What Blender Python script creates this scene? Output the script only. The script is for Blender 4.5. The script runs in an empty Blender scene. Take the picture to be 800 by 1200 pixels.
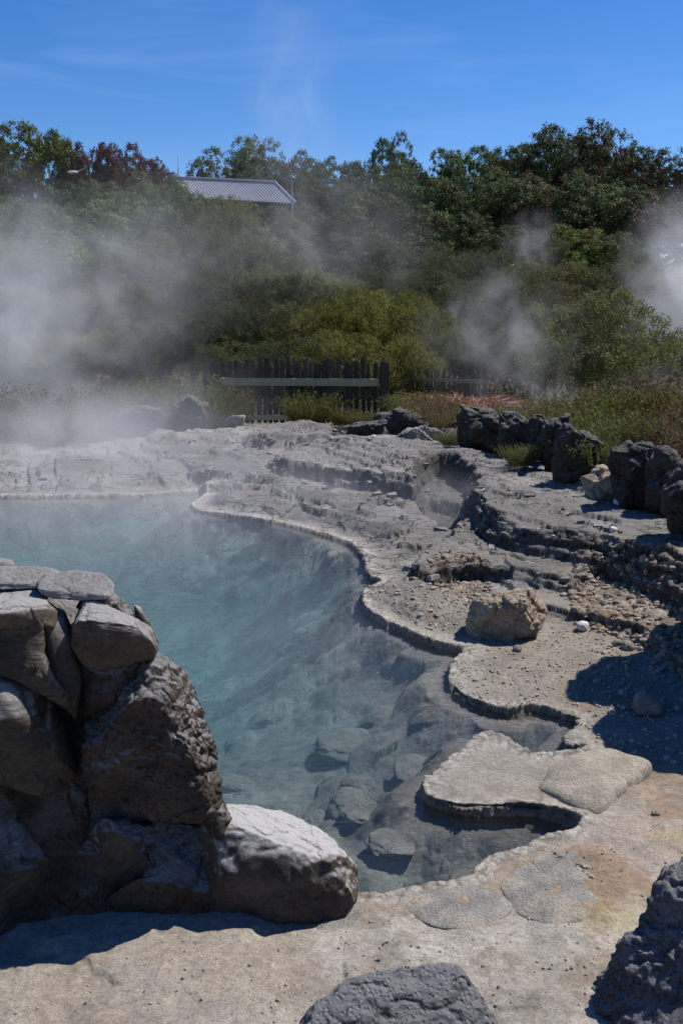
import bpy, bmesh, math, random
import numpy as np
from mathutils import Vector, Matrix

random.seed(7)
rng = np.random.default_rng(7)
SC = bpy.context.scene
COL = SC.collection

# ------------------------------------------------------------------ camera, world, sun, exposure
CAM_H = 2.0
PITCH = math.radians(10.2)
F = 1178.0
cd = bpy.data.cameras.new("camera")
cam = bpy.data.objects.new("camera", cd)
COL.objects.link(cam)
cam.location = (0, 0, CAM_H)
cam.rotation_euler = (math.pi / 2 - PITCH, 0, 0)
cd.sensor_fit = 'VERTICAL'
cd.sensor_height = 24
cd.lens = 24 * F / 1200
cd.clip_start = 0.05
cd.clip_end = 3000
SC.camera = cam

SUN_EL, SUN_AZ = math.radians(56), math.radians(60)
w = bpy.data.worlds.new("World")
SC.world = w
w.use_nodes = True
wn, wl = w.node_tree.nodes, w.node_tree.links
bg = wn['Background']
sky = wn.new('ShaderNodeTexSky')
sky.sky_type = 'NISHITA'
sky.sun_disc = False
sky.sun_elevation = SUN_EL
sky.sun_rotation = SUN_AZ
sky.altitude = 400
sky.air_density = 0.85
sky.dust_density = 0.15
sky.ozone_density = 2.0
hs = wn.new('ShaderNodeHueSaturation')
hs.inputs['Hue'].default_value = 0.511
hs.inputs['Saturation'].default_value = 1.38
wl.new(sky.outputs[0], hs.inputs['Color'])
# thin high cirrus streaks all round the sky
tc = wn.new('ShaderNodeTexCoord')
mp = wn.new('ShaderNodeMapping')
mp.inputs['Scale'].default_value = (1.3, 1.3, 9.0)
cn = wn.new('ShaderNodeTexNoise')
cn.inputs['Scale'].default_value = 2.6
cn.inputs['Detail'].default_value = 7
cn.inputs['Distortion'].default_value = 0.6
cr = wn.new('ShaderNodeMapRange')
cr.inputs['From Min'].default_value = 0.53
cr.inputs['From Max'].default_value = 0.85
cr.inputs['To Max'].default_value = 0.10
mx = wn.new('ShaderNodeMix')
mx.data_type = 'RGBA'
mx.inputs['B'].default_value = (6.5, 8.2, 11.0, 1)
wl.new(tc.outputs['Generated'], mp.inputs['Vector'])
wl.new(mp.outputs[0], cn.inputs['Vector'])
wl.new(cn.outputs['Fac'], cr.inputs['Value'])
wl.new(cr.outputs[0], mx.inputs['Factor'])
wl.new(hs.outputs[0], mx.inputs['A'])
wl.new(mx.outputs['Result'], bg.inputs['Color'])
bg.inputs['Strength'].default_value = 0.10

sd = bpy.data.lights.new("sun", 'SUN')
sd.energy = 5.0
sd.angle = math.radians(0.55)
sd.color = (1.0, 0.95, 0.88)
sun = bpy.data.objects.new("sun", sd)
COL.objects.link(sun)
SV = Vector((math.sin(SUN_AZ) * math.cos(SUN_EL), math.cos(SUN_AZ) * math.cos(SUN_EL), math.sin(SUN_EL)))
sun.rotation_euler = SV.to_track_quat('Z', 'Y').to_euler()
sun.location = SV * 60

SC.render.engine = 'CYCLES'
SC.view_settings.view_transform = 'Standard'
SC.view_settings.look = 'None'
SC.view_settings.exposure = 0.42
SC.view_settings.gamma = 1.0
SC.cycles.use_denoising = True
SC.cycles.max_bounces = 8
SC.cycles.transparent_max_bounces = 24
SC.cycles.volume_bounces = 1
SC.cycles.volume_step_rate = 1.0
SC.cycles.volume_max_steps = 128

# ------------------------------------------------------------------ pixel rays (photograph 800 x 1200) to world points
cp, sp = math.cos(PITCH), math.sin(PITCH)
def ray(px, py):
    x, v = (px - 400) / F, (600 - py) / F
    return np.array([x, cp + v * sp, -sp + v * cp])
def P(px, py, z=0.0):
    d = ray(px, py); t = (z - CAM_H) / d[2]
    return np.array([d[0] * t, d[1] * t, z])
def V(px, py, Y):
    d = ray(px, py); t = Y / d[1]
    return np.array([d[0] * t, Y, CAM_H + d[2] * t])

# ------------------------------------------------------------------ numpy noise
def _h(ix, iy, iz, seed):
    n = (ix.astype(np.int64) * 374761393 + iy.astype(np.int64) * 668265263 + iz.astype(np.int64) * 2147483647 + seed * 974634777) & 0xffffffff
    n = ((n ^ (n >> 13)) * 1274126177) & 0xffffffff
    n = (n ^ (n >> 16)) & 0xffffffff
    return (n & 0xffffff).astype(np.float32) / 16777215.0
def vnoise(x, y, z, seed=0):
    x = np.asarray(x, np.float32); y = np.asarray(y, np.float32) + 0 * x; z = np.asarray(z, np.float32) + 0 * x
    xi, yi, zi = np.floor(x), np.floor(y), np.floor(z)
    fx, fy, fz = x - xi, y - yi, z - zi
    fx = fx * fx * (3 - 2 * fx); fy = fy * fy * (3 - 2 * fy); fz = fz * fz * (3 - 2 * fz)
    xi = xi.astype(np.int64); yi = yi.astype(np.int64); zi = zi.astype(np.int64)
    def c(a, b, d): return _h(xi + a, yi + b, zi + d, seed)
    x00 = c(0,0,0) * (1 - fx) + c(1,0,0) * fx
    x10 = c(0,1,0) * (1 - fx) + c(1,1,0) * fx
    x01 = c(0,0,1) * (1 - fx) + c(1,0,1) * fx
    x11 = c(0,1,1) * (1 - fx) + c(1,1,1) * fx
    y0 = x00 * (1 - fy) + x10 * fy
    y1 = x01 * (1 - fy) + x11 * fy
    return (y0 * (1 - fz) + y1 * fz) * 2 - 1
def fbm(x, y, z, oct=4, seed=0, gain=0.5, ridged=False):
    a, s, t = 1.0, 0.0, 0.0
    for o in range(oct):
        f = 2.03 ** o
        n = vnoise(x * f + o * 7.3, y * f + o * 3.1, z * f + o * 5.7, seed + o)
        if ridged: n = 1 - 2 * np.abs(n)
        s = s + a * n; t += a; a *= gain
    return s / t
def cell(x, y, z, seed=0):
    """distance to nearest and second nearest jittered lattice point"""
    x = np.asarray(x, np.float32); y = np.asarray(y, np.float32) + 0 * x; z = np.asarray(z, np.float32) + 0 * x
    xi, yi, zi = np.floor(x).astype(np.int64), np.floor(y).astype(np.int64), np.floor(z).astype(np.int64)
    f1 = np.full(x.shape, 9.0, np.float32); f2 = f1.copy(); idv = f1.copy()
    for a in (-1, 0, 1):
        for b in (-1, 0, 1):
            for c in (-1, 0, 1):
                X, Y, Z = xi + a, yi + b, zi + c
                h = _h(X, Y, Z, seed)
                dx = X + h - x; dy = Y + _h(X, Y, Z, seed + 1) - y; dz = Z + _h(X, Y, Z, seed + 2) - z
                d = np.sqrt(dx * dx + dy * dy + dz * dz)
                m = d < f1
                f2 = np.where(m, f1, np.minimum(f2, d)); idv = np.where(m, h, idv); f1 = np.where(m, d, f1)
    return f1, f2, idv
def sm(a, b, x):
    t = np.clip((x - a) / (b - a), 0, 1)
    return t * t * (3 - 2 * t)
def unit(a): return a / (np.linalg.norm(a, axis=-1, keepdims=True) + 1e-9)
def mix(a, b, t): return a + (b - a) * t

# ------------------------------------------------------------------ scene helpers
def tag(o, label=None, cat=None, group=None, kind=None):
    if label: o['label'] = label
    if cat: o['category'] = cat
    if group: o['group'] = group
    if kind: o['kind'] = kind
    return o
def mesh_np(name, verts, faces, mat=None, smooth=True, col=None, corner_col=None):
    """faces: (n,3) or (n,4) int array"""
    me = bpy.data.meshes.new(name)
    faces = np.asarray(faces, np.int32); verts = np.asarray(verts, np.float32)
    n, k = faces.shape
    me.vertices.add(len(verts)); me.vertices.foreach_set('co', verts.ravel())
    me.loops.add(n * k); me.loops.foreach_set('vertex_index', faces.ravel())
    me.polygons.add(n); me.polygons.foreach_set('loop_start', np.arange(0, n * k, k, dtype=np.int32))
    me.polygons.foreach_set('loop_total', np.full(n, k, np.int32))
    me.polygons.foreach_set('use_smooth', np.full(n, smooth, bool))
    if col is not None:
        a = me.attributes.new('tint', 'FLOAT_COLOR', 'POINT')
        c = np.ones((len(verts), 4), np.float32); c[:, :3] = col
        a.data.foreach_set('color', c.ravel())
    me.update(calc_edges=True); me.validate()
    if mat: me.materials.append(mat)
    return me
def link(name, me, parent=None, loc=(0, 0, 0), rot=(0, 0, 0), scale=(1, 1, 1)):
    o = bpy.data.objects.new(name, me); COL.objects.link(o)
    o.parent = parent; o.location = loc; o.rotation_euler = rot; o.scale = scale
    return o
def empty(name, loc=(0, 0, 0), rz=0, scale=(1, 1, 1)):
    o = bpy.data.objects.new(name, None); COL.objects.link(o)
    o.location = loc; o.rotation_euler = (0, 0, rz); o.scale = scale; o.empty_display_size = 0.1
    return o
def copy_tree(o, parent=None):
    c = o.copy(); COL.objects.link(c); c.parent = parent
    for ch in list(o.children): copy_tree(ch, c)
    return c

# ------------------------------------------------------------------ materials
def newmat(name):
    m = bpy.data.materials.new(name); m.use_nodes = True
    nt = m.node_tree; nt.nodes.clear()
    out = nt.nodes.new('ShaderNodeOutputMaterial')
    return m, nt, out
def N(nt, t, **kw):
    n = nt.nodes.new(t)
    for k, v in kw.items():
        if hasattr(n, k): setattr(n, k, v)
        else: n.inputs[k.replace('_', ' ')].default_value = v
    return n
def mixc(nt, fac, a, b, mode='MIX'):
    n = nt.nodes.new('ShaderNodeMix'); n.data_type = 'RGBA'; n.blend_type = mode
    for s, v in (('Factor', fac), ('A', a), ('B', b)):
        if isinstance(v, bpy.types.NodeSocket): nt.links.new(v, n.inputs[s])
        elif s == 'Factor': n.inputs[s].default_value = v
        else: n.inputs[s].default_value = (*v, 1)
    return n.outputs['Result']
def noise(nt, vec, scale, detail=5, rough=0.55, dist=0.0):
    n = N(nt, 'ShaderNodeTexNoise', Scale=scale, Detail=detail, Roughness=rough, Distortion=dist)
    nt.links.new(vec, n.inputs['Vector']); return n.outputs['Fac']
def rng_(nt, val, a, b, c=0.0, d=1.0):
    n = N(nt, 'ShaderNodeMapRange'); n.inputs['From Min'].default_value = a; n.inputs['From Max'].default_value = b
    n.inputs['To Min'].default_value = c; n.inputs['To Max'].default_value = d
    nt.links.new(val, n.inputs['Value']); return n.outputs[0]
def bump(nt, h, dist, strength=1.0, prev=None):
    n = N(nt, 'ShaderNodeBump', Strength=strength, Distance=dist)
    nt.links.new(h, n.inputs['Height'])
    if prev: nt.links.new(prev, n.inputs['Normal'])
    return n.outputs[0]

def mat_terrain():
    m, nt, out = newmat("sinter_ground")
    b = N(nt, 'ShaderNodeBsdfPrincipled', Roughness=0.85)
    b.inputs['Specular IOR Level'].default_value = 0.25
    at = N(nt, 'ShaderNodeAttribute'); at.attribute_name = 'tint'
    tcn = N(nt, 'ShaderNodeTexCoord'); pos = tcn.outputs['Object']
    n1 = noise(nt, pos, 38, 6, 0.7); n2 = noise(nt, pos, 140, 5, 0.75); n3 = noise(nt, pos, 7, 6, 0.65)
    c = mixc(nt, 1.0, at.outputs['Color'], mixc(nt, rng_(nt, n1, 0.3, 0.7), (0.72, 0.70, 0.68), (1.25, 1.25, 1.25)), 'MULTIPLY')
    c = mixc(nt, 1.0, c, mixc(nt, rng_(nt, n2, 0.32, 0.68), (0.70, 0.70, 0.70), (1.28, 1.28, 1.27)), 'MULTIPLY')
    c = mixc(nt, 1.0, c, mixc(nt, rng_(nt, n3, 0.3, 0.7), (0.82, 0.81, 0.80), (1.15, 1.15, 1.15)), 'MULTIPLY')
    # dark pits and pale grit
    vo = N(nt, 'ShaderNodeTexVoronoi', Scale=55.0); nt.links.new(pos, vo.inputs['Vector'])
    pit = rng_(nt, vo.outputs['Distance'], 0.05, 0.16, 1.0, 0.0)
    gate = rng_(nt, noise(nt, pos, 5, 4), 0.5, 0.62)
    mm = N(nt, 'ShaderNodeMath', operation='MULTIPLY'); nt.links.new(pit, mm.inputs[0]); nt.links.new(gate, mm.inputs[1])
    c = mixc(nt, mm.outputs[0], c, (0.10, 0.08, 0.06))
    vg = N(nt, 'ShaderNodeTexVoronoi', Scale=75.0); nt.links.new(pos, vg.inputs['Vector'])
    gr = rng_(nt, vg.outputs['Distance'], 0.08, 0.2, 0.75, 0.0)
    gate2 = rng_(nt, noise(nt, pos, 9, 3), 0.55, 0.66)
    m2 = N(nt, 'ShaderNodeMath', operation='MULTIPLY'); nt.links.new(gr, m2.inputs[0]); nt.links.new(gate2, m2.inputs[1])
    c = mixc(nt, m2.outputs[0], c, (0.62, 0.60, 0.56))
    nt.links.new(c, b.inputs['Base Color'])
    # warped joint cracks in the grey terrace rock, which begins some 6.5 m out
    mpn = N(nt, 'ShaderNodeMapping'); mpn.inputs['Rotation'].default_value = (0, 0, 0.37); mpn.inputs['Scale'].default_value = (2.6, 0.8, 6.0)
    nd = N(nt, 'ShaderNodeTexNoise', Scale=2.2, Detail=5.0); nt.links.new(pos, nd.inputs['Vector'])
    mxv = N(nt, 'ShaderNodeVectorMath', operation='MULTIPLY_ADD'); nt.links.new(nd.outputs['Color'], mxv.inputs[0]); mxv.inputs[1].default_value = (0.9, 0.9, 0.5); nt.links.new(pos, mxv.inputs[2])
    nt.links.new(mxv.outputs[0], mpn.inputs['Vector'])
    ve = N(nt, 'ShaderNodeTexVoronoi', feature='DISTANCE_TO_EDGE', Scale=1.3); nt.links.new(mpn.outputs[0], ve.inputs['Vector'])
    crk = rng_(nt, ve.outputs['Distance'], 0.0, 0.05, 1.0, 0.0)
    sxyz = N(nt, 'ShaderNodeSeparateXYZ'); nt.links.new(pos, sxyz.inputs[0])
    reg = rng_(nt, sxyz.outputs['Y'], 6.4, 7.6); gat = rng_(nt, noise(nt, pos, 1.7, 4), 0.42, 0.55)
    ck = N(nt, 'ShaderNodeMath', operation='MULTIPLY'); nt.links.new(reg, ck.inputs[0]); nt.links.new(crk, ck.inputs[1])
    ck2 = N(nt, 'ShaderNodeMath', operation='MULTIPLY'); nt.links.new(ck.outputs[0], ck2.inputs[0]); nt.links.new(gat, ck2.inputs[1])
    ckc = N(nt, 'ShaderNodeMath', operation='MULTIPLY'); nt.links.new(ck2.outputs[0], ckc.inputs[0]); ckc.inputs[1].default_value = 0.75
    c2 = mixc(nt, ckc.outputs[0], c, (0.035, 0.033, 0.03))
    nt.links.new(c2, b.inputs['Base Color'])
    neg = N(nt, 'ShaderNodeMath', operation='MULTIPLY'); nt.links.new(ck2.outputs[0], neg.inputs[0]); neg.inputs[1].default_value = -1.0
    bn = bump(nt, noise(nt, pos, 22, 10, 0.75), 0.045, 1.0)
    bn = bump(nt, neg.outputs[0], 0.04, 0.9, bn)
    bn = bump(nt, n2, 0.006, 0.8, bn)
    bn = bump(nt, mm.outputs[0], -0.006, 0.8, bn)
    nt.links.new(bn, b.inputs['Normal'])
    nt.links.new(b.outputs[0], out.inputs['Surface'])
    return m

def mat_rock(name, dark, light, tintc=None, scale=1.0, bumpd=0.02, pits=0.4, tfac=0.5, strata=0.0, crack=0.0, top=None):
    m, nt, out = newmat(name)
    b = N(nt, 'ShaderNodeBsdfPrincipled', Roughness=0.88)
    b.inputs['Specular IOR Level'].default_value = 0.25
    tcn = N(nt, 'ShaderNodeTexCoord'); pos = tcn.outputs['Object']
    n1 = noise(nt, pos, 5 * scale, 8, 0.65, 0.3); n2 = noise(nt, pos, 55 * scale, 6, 0.75)
    c = mixc(nt, rng_(nt, n1, 0.3, 0.72), dark, light)
    if tintc is not None:
        n4 = noise(nt, pos, 2.6 * scale, 5, 0.6, 0.5)
        c = mixc(nt, rng_(nt, n4, 0.48, 0.68, 0, tfac), c, tintc)
    c = mixc(nt, 1.0, c, mixc(nt, rng_(nt, n2, 0.3, 0.7), (0.6, 0.6, 0.6), (1.35, 1.35, 1.35)), 'MULTIPLY')
    vo = N(nt, 'ShaderNodeTexVoronoi', Scale=42.0 * scale); nt.links.new(pos, vo.inputs['Vector'])
    pit = rng_(nt, vo.outputs['Distance'], 0.1, 0.45, 1.0, 0.0)
    pf = N(nt, 'ShaderNodeMath', operation='MULTIPLY'); nt.links.new(pit, pf.inputs[0]); pf.inputs[1].default_value = pits
    c = mixc(nt, pf.outputs[0], c, tuple(v * 0.45 for v in dark))
    if top is not None:   # paler colour on upward-facing sides
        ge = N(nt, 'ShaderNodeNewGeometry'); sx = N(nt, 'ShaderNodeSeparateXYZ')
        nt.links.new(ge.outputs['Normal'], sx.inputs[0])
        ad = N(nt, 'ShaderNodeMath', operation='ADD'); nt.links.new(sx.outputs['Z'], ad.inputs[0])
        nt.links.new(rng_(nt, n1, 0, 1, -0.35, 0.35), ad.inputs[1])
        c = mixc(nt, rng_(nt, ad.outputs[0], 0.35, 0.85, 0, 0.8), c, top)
    nt.links.new(c, b.inputs['Base Color'])
    bn = bump(nt, noise(nt, pos, 16 * scale, 10, 0.7), bumpd * 1.6, 0.8)
    if strata > 0:
        mpn = N(nt, 'ShaderNodeMapping'); mpn.inputs['Scale'].default_value = (5, 5, 34); mpn.inputs['Rotation'].default_value = (0.5, 1.15, 0.3)
        nt.links.new(pos, mpn.inputs['Vector'])
        bn = bump(nt, noise(nt, mpn.outputs[0], 1.0, 5, 0.6, 1.2), strata, 0.8, bn)
    bn = bump(nt, n2, bumpd * 0.35, 0.8, bn)
    nd = N(nt, 'ShaderNodeTexNoise', Scale=3.0 * scale, Detail=6.0); nt.links.new(pos, nd.inputs['Vector'])
    mxv = N(nt, 'ShaderNodeVectorMath', operation='MULTIPLY_ADD'); nt.links.new(nd.outputs['Color'], mxv.inputs[0]); mxv.inputs[1].default_value = (0.35, 0.35, 0.35); nt.links.new(pos, mxv.inputs[2])
    ve = N(nt, 'ShaderNodeTexVoronoi', feature='DISTANCE_TO_EDGE', Scale=4.2 * scale); nt.links.new(mxv.outputs[0], ve.inputs['Vector'])
    crk = rng_(nt, ve.outputs['Distance'], 0.0, 0.045, -1.0, 0.0)
    if crack > 0:
        cg = rng_(nt, noise(nt, pos, 2.2 * scale, 3), 0.45, 0.6)
        cm = N(nt, 'ShaderNodeMath', operation='MULTIPLY'); nt.links.new(crk, cm.inputs[0]); nt.links.new(cg, cm.inputs[1])
        bn = bump(nt, cm.outputs[0], bumpd * 1.1, crack, bn)
    pm = N(nt, 'ShaderNodeMath', operation='SUBTRACT'); pm.inputs[0].default_value = 0; nt.links.new(pit, pm.inputs[1])
    bn = bump(nt, pm.outputs[0], bumpd * 0.5, pits, bn)
    nt.links.new(bn, b.inputs['Normal'])
    nt.links.new(b.outputs[0], out.inputs['Surface'])
    return m

def mat_leaf(name, trans=0.25, rough=0.5):
    m, nt, out = newmat(name)
    at = N(nt, 'ShaderNodeAttribute'); at.attribute_name = 'tint'
    oi = N(nt, 'ShaderNodeObjectInfo')
    hsv = N(nt, 'ShaderNodeHueSaturation')
    nt.links.new(rng_(nt, oi.outputs['Random'], 0, 1, 0.485, 0.515), hsv.inputs['Hue'])
    nt.links.new(rng_(nt, oi.outputs['Random'], 0, 1, 0.75, 1.25), hsv.inputs['Value'])
    nt.links.new(at.outputs['Color'], hsv.inputs['Color'])
    b = N(nt, 'ShaderNodeBsdfPrincipled', Roughness=rough)
    b.inputs['Specular IOR Level'].default_value = 0.12
    nt.links.new(hsv.outputs[0], b.inputs['Base Color'])
    t = N(nt, 'ShaderNodeBsdfTranslucent')
    nt.links.new(hsv.outputs[0], t.inputs['Color'])
    ms = N(nt, 'ShaderNodeMixShader'); ms.inputs[0].default_value = trans
    nt.links.new(b.outputs[0], ms.inputs[1]); nt.links.new(t.outputs[0], ms.inputs[2])
    nt.links.new(ms.outputs[0], out.inputs['Surface'])
    return m

def mat_wood(name, a, bcol):
    m, nt, out = newmat(name)
    b = N(nt, 'ShaderNodeBsdfPrincipled', Roughness=0.85)
    tcn = N(nt, 'ShaderNodeTexCoord')
    mpn = N(nt, 'ShaderNodeMapping'); mpn.inputs['Scale'].default_value = (30, 30, 2.5)
    nt.links.new(tcn.outputs['Object'], mpn.inputs['Vector'])
    n1 = noise(nt, mpn.outputs[0], 1.5, 6, 0.65, 0.5)
    oi = N(nt, 'ShaderNodeObjectInfo')
    c = mixc(nt, rng_(nt, n1, 0.3, 0.7), a, bcol)
    c = mixc(nt, 1.0, c, mixc(nt, oi.outputs['Random'], (0.55, 0.55, 0.55), (1.4, 1.35, 1.3)), 'MULTIPLY')
    nt.links.new(c, b.inputs['Base Color'])
    nt.links.new(bump(nt, n1, 0.006, 0.8), b.inputs['Normal'])
    nt.links.new(b.outputs[0], out.inputs['Surface'])
    return m

def mat_plain(name, c, rough=0.6, metal=0.0, var=0.2):
    m, nt, out = newmat(name)
    b = N(nt, 'ShaderNodeBsdfPrincipled', Roughness=rough, Metallic=metal)
    tcn = N(nt, 'ShaderNodeTexCoord')
    n1 = noise(nt, tcn.outputs['Object'], 3.0, 6, 0.6)
    lo = tuple(v * (1 - var) for v in c); hi = tuple(v * (1 + var) for v in c)
    nt.links.new(mixc(nt, rng_(nt, n1, 0.3, 0.7), lo, hi), b.inputs['Base Color'])
    nt.links.new(b.outputs[0], out.inputs['Surface'])
    return m

M_GROUND = mat_terrain()
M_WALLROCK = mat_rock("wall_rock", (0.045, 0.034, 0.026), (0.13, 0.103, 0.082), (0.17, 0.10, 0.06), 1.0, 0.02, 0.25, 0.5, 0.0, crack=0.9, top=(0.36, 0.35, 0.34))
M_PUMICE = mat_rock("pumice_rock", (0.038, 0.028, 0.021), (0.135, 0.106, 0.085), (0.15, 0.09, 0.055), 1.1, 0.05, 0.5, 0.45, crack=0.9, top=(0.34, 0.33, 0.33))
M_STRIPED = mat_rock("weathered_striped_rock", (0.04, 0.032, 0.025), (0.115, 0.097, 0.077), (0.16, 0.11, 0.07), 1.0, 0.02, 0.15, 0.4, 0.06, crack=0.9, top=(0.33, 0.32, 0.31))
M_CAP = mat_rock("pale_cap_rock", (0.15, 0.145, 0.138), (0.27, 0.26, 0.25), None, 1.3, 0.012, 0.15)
M_WHITECAP = mat_rock("white_topped_rock", (0.035, 0.027, 0.022), (0.12, 0.096, 0.074), (0.20, 0.14, 0.09), 1.2, 0.02, 0.25, 0.5, crack=0.6, top=(0.50, 0.49, 0.475))
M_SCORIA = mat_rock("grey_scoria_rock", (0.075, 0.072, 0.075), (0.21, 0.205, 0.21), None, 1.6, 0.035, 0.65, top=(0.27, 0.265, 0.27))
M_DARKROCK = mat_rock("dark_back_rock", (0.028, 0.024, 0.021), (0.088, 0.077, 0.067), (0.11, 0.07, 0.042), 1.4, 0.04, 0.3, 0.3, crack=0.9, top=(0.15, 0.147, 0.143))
M_BOULDER = mat_rock("tan_boulder_rock", (0.30, 0.235, 0.175), (0.48, 0.395, 0.30), (0.15, 0.125, 0.105), 1.6, 0.03, 0.35, 0.9)
M_SLAB = mat_rock("grey_slab_rock", (0.13, 0.122, 0.108), (0.30, 0.285, 0.255), (0.38, 0.31, 0.23), 1.8, 0.012, 0.4, 0.7)
M_TANSLAB = mat_rock("sinter_slab_rock", (0.19, 0.165, 0.13), (0.36, 0.32, 0.26), None, 1.8, 0.01, 0.35)
M_BEDROCK = mat_rock("pool_bed_rock", (0.075, 0.073, 0.068), (0.17, 0.165, 0.152), None, 1.2, 0.01, 0.2)
M_CLAST = mat_rock("ledge_chips", (0.075, 0.072, 0.068), (0.26, 0.25, 0.235), (0.42, 0.40, 0.37), 2.5, 0.008, 0.2, 0.7)
M_WHITE = mat_rock("white_pebble_rock", (0.45, 0.44, 0.42), (0.65, 0.64, 0.61), None, 4, 0.004, 0.1)
M_PEBBLE = mat_rock("mixed_pebble", (0.20, 0.17, 0.14), (0.50, 0.46, 0.41), (0.26, 0.16, 0.09), 6, 0.004, 0.1, 0.6)
M_RUBBLE = mat_rock("brown_rubble", (0.16, 0.135, 0.11), (0.36, 0.31, 0.25), (0.30, 0.20, 0.11), 5, 0.006, 0.2, 0.7)
M_LEAF = mat_leaf("leaf_green", 0.32, 0.6)
M_FINE = mat_leaf("leaf_fine", 0.42, 0.6)
M_BARK = mat_wood("bark", (0.05, 0.042, 0.035), (0.13, 0.11, 0.095))
M_PALING = mat_wood("weathered_paling", (0.022, 0.019, 0.015), (0.06, 0.052, 0.042))
M_RAIL = mat_wood("lichen_rail", (0.30, 0.26, 0.14), (0.46, 0.40, 0.25))
M_ROOF = mat_plain("corrugated_steel", (0.36, 0.36, 0.37), 0.5, 0.0, 0.15)
M_RIDGE = mat_plain("ridge_steel", (0.30, 0.31, 0.34), 0.5)
M_WALLP = mat_plain("painted_weatherboard", (0.18, 0.17, 0.15), 0.8)
M_GLASS = mat_plain("dark_pane", (0.03, 0.035, 0.04), 0.15)
M_METAL = mat_plain("galvanised_pole", (0.35, 0.36, 0.37), 0.5, 0.4)
M_LAMPH = mat_plain("lamp_head_grey", (0.55, 0.55, 0.53), 0.4)

# ------------------------------------------------------------------ pool outline and ledges (traced, then set on their own levels)
WZ = -0.024
def catmull(pts, n=3):
    pts = np.array(pts); m = len(pts); out = []
    for i in range(m):
        p0, p1, p2, p3 = pts[i - 1], pts[i], pts[(i + 1) % m], pts[(i + 2) % m]
        for k in range(n):
            t = k / n
            out.append(0.5 * ((2 * p1) + (-p0 + p2) * t + (2 * p0 - 5 * p1 + 4 * p2 - p3) * t * t + (-p0 + 3 * p1 - 3 * p2 + p3) * t ** 3))
    return np.array(out)
POOL_PX = [(-260,590),(-120,585),(0,584),(70,583),(150,582),(205,579),(240,577),(232,586),(222,593),(240,601),(290,608),(335,616),(372,626),(403,636),
 (417,646),(427,660),(428,675),(444,686),(430,692),(422,701),(426,716),(442,730),(467,741),(492,753),(518,762),(539,767),
 (531,778),(525,790),(524,803),(536,818),(565,831),(595,837),(625,834),(655,841),(678,849),(672,859),(657,870),(664,880),(686,881),(672,888),(640,890),(616,888),
 (601,876),(585,866),(562,868),(550,874),(535,888),(517,900),(497,917),(492,934),(508,947),(548,955),(592,955),(625,956),(655,966),(674,974),(666,984),
 (644,992),(612,1001),(577,1011),(555,1022),(546,1035),(506,1043),(462,1055),(415,1054),(340,1040),(250,1012),(150,985),(40,960),(-80,930),(-300,900)]
POOL = catmull([P(x, y, WZ)[:2] for x, y in POOL_PX], 3)
def poly_at(px, z, n=2):
    return catmull([P(x, y, z)[:2] for x, y in px], n)
# name: (pixel outline of the top, level, edge width, level gain along depth)
U_PX = [(322,534),(345,538),(380,541),(420,546),(455,553),(485,560),(505,558),(522,560),(545,570),(562,588),(590,602),(625,616),(660,622),(700,629),(750,644),(800,662),(900,705),
        (980,640),(900,560),(780,548),(640,528),(540,512),(480,509),(420,511),(370,515),(340,521),(324,527)]
A_PX = [(190,512),(240,511),(285,509),(330,511),(375,514),(392,509),(394,501),(380,495),(320,495),(250,498),(180,503)]
B_PX = [(225,552),(270,556),(330,562),(390,571),(440,580),(470,590),(486,586),(482,562),(440,548),(380,538),(300,532),(230,536)]
C_PX = [(240,566),(300,574),(360,584),(420,594),(452,606),(480,612),(515,624),(528,622),(535,600),(500,580),(440,570),(360,556),(280,545),(220,548)]
M_PX = [(478,652),(492,660),(520,655),(557,652),(600,658),(637,670),(668,677),(690,664),(712,664),(690,640),(640,618),(590,604),(566,598),(548,603),(528,620),(505,632),(486,642)]
R_PX = [(618,700),(650,710),(700,723),(737,735),(768,749),(788,764),(815,786),(900,840),(1000,760),(900,705),(800,680),(720,672),(680,668),(655,680),(630,690)]
D_PX = [(440,690),(452,702),(474,712),(500,716),(520,710),(524,696),(505,682),(480,674),(455,676)]
LEDGES = [('C', poly_at(C_PX, 0.10), 0.10, 0.10), ('B', poly_at(B_PX, 0.19), 0.19, 0.10), ('A', poly_at(A_PX, 0.36), 0.36, 0.14),
          ('M', poly_at(M_PX, 0.20), 0.20, 0.05), ('R', poly_at(R_PX, 0.09), 0.09, 0.04), ('U', poly_at(U_PX, 0.42), 0.42, 0.10),
          ('D', poly_at(D_PX, 0.06), 0.075, 0.10)]
GULLY = catmull([P(x, y, 0.1)[:2] for x, y in [(484,575),(500,566),(530,566),(556,582),(560,594),(545,604),(528,622),(508,610),(490,598)]], 2)
PIT = catmull([P(x, y, 0.0)[:2] for x, y in [(722,866),(745,862),(762,880),(775,895),(752,894),(730,884)]], 2)
RUBBLE = catmull([P(x, y, 0.15)[:2] for x, y in [(500,655),(545,650),(575,662),(560,684),(520,684)]], 2)
RUBBLE2 = catmull([P(x, y, 0.12)[:2] for x, y in [(672,682),(700,672),(750,684),(800,700),(850,730),(840,790),(800,778),(765,744),(720,727),(672,712)]], 2)

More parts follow.
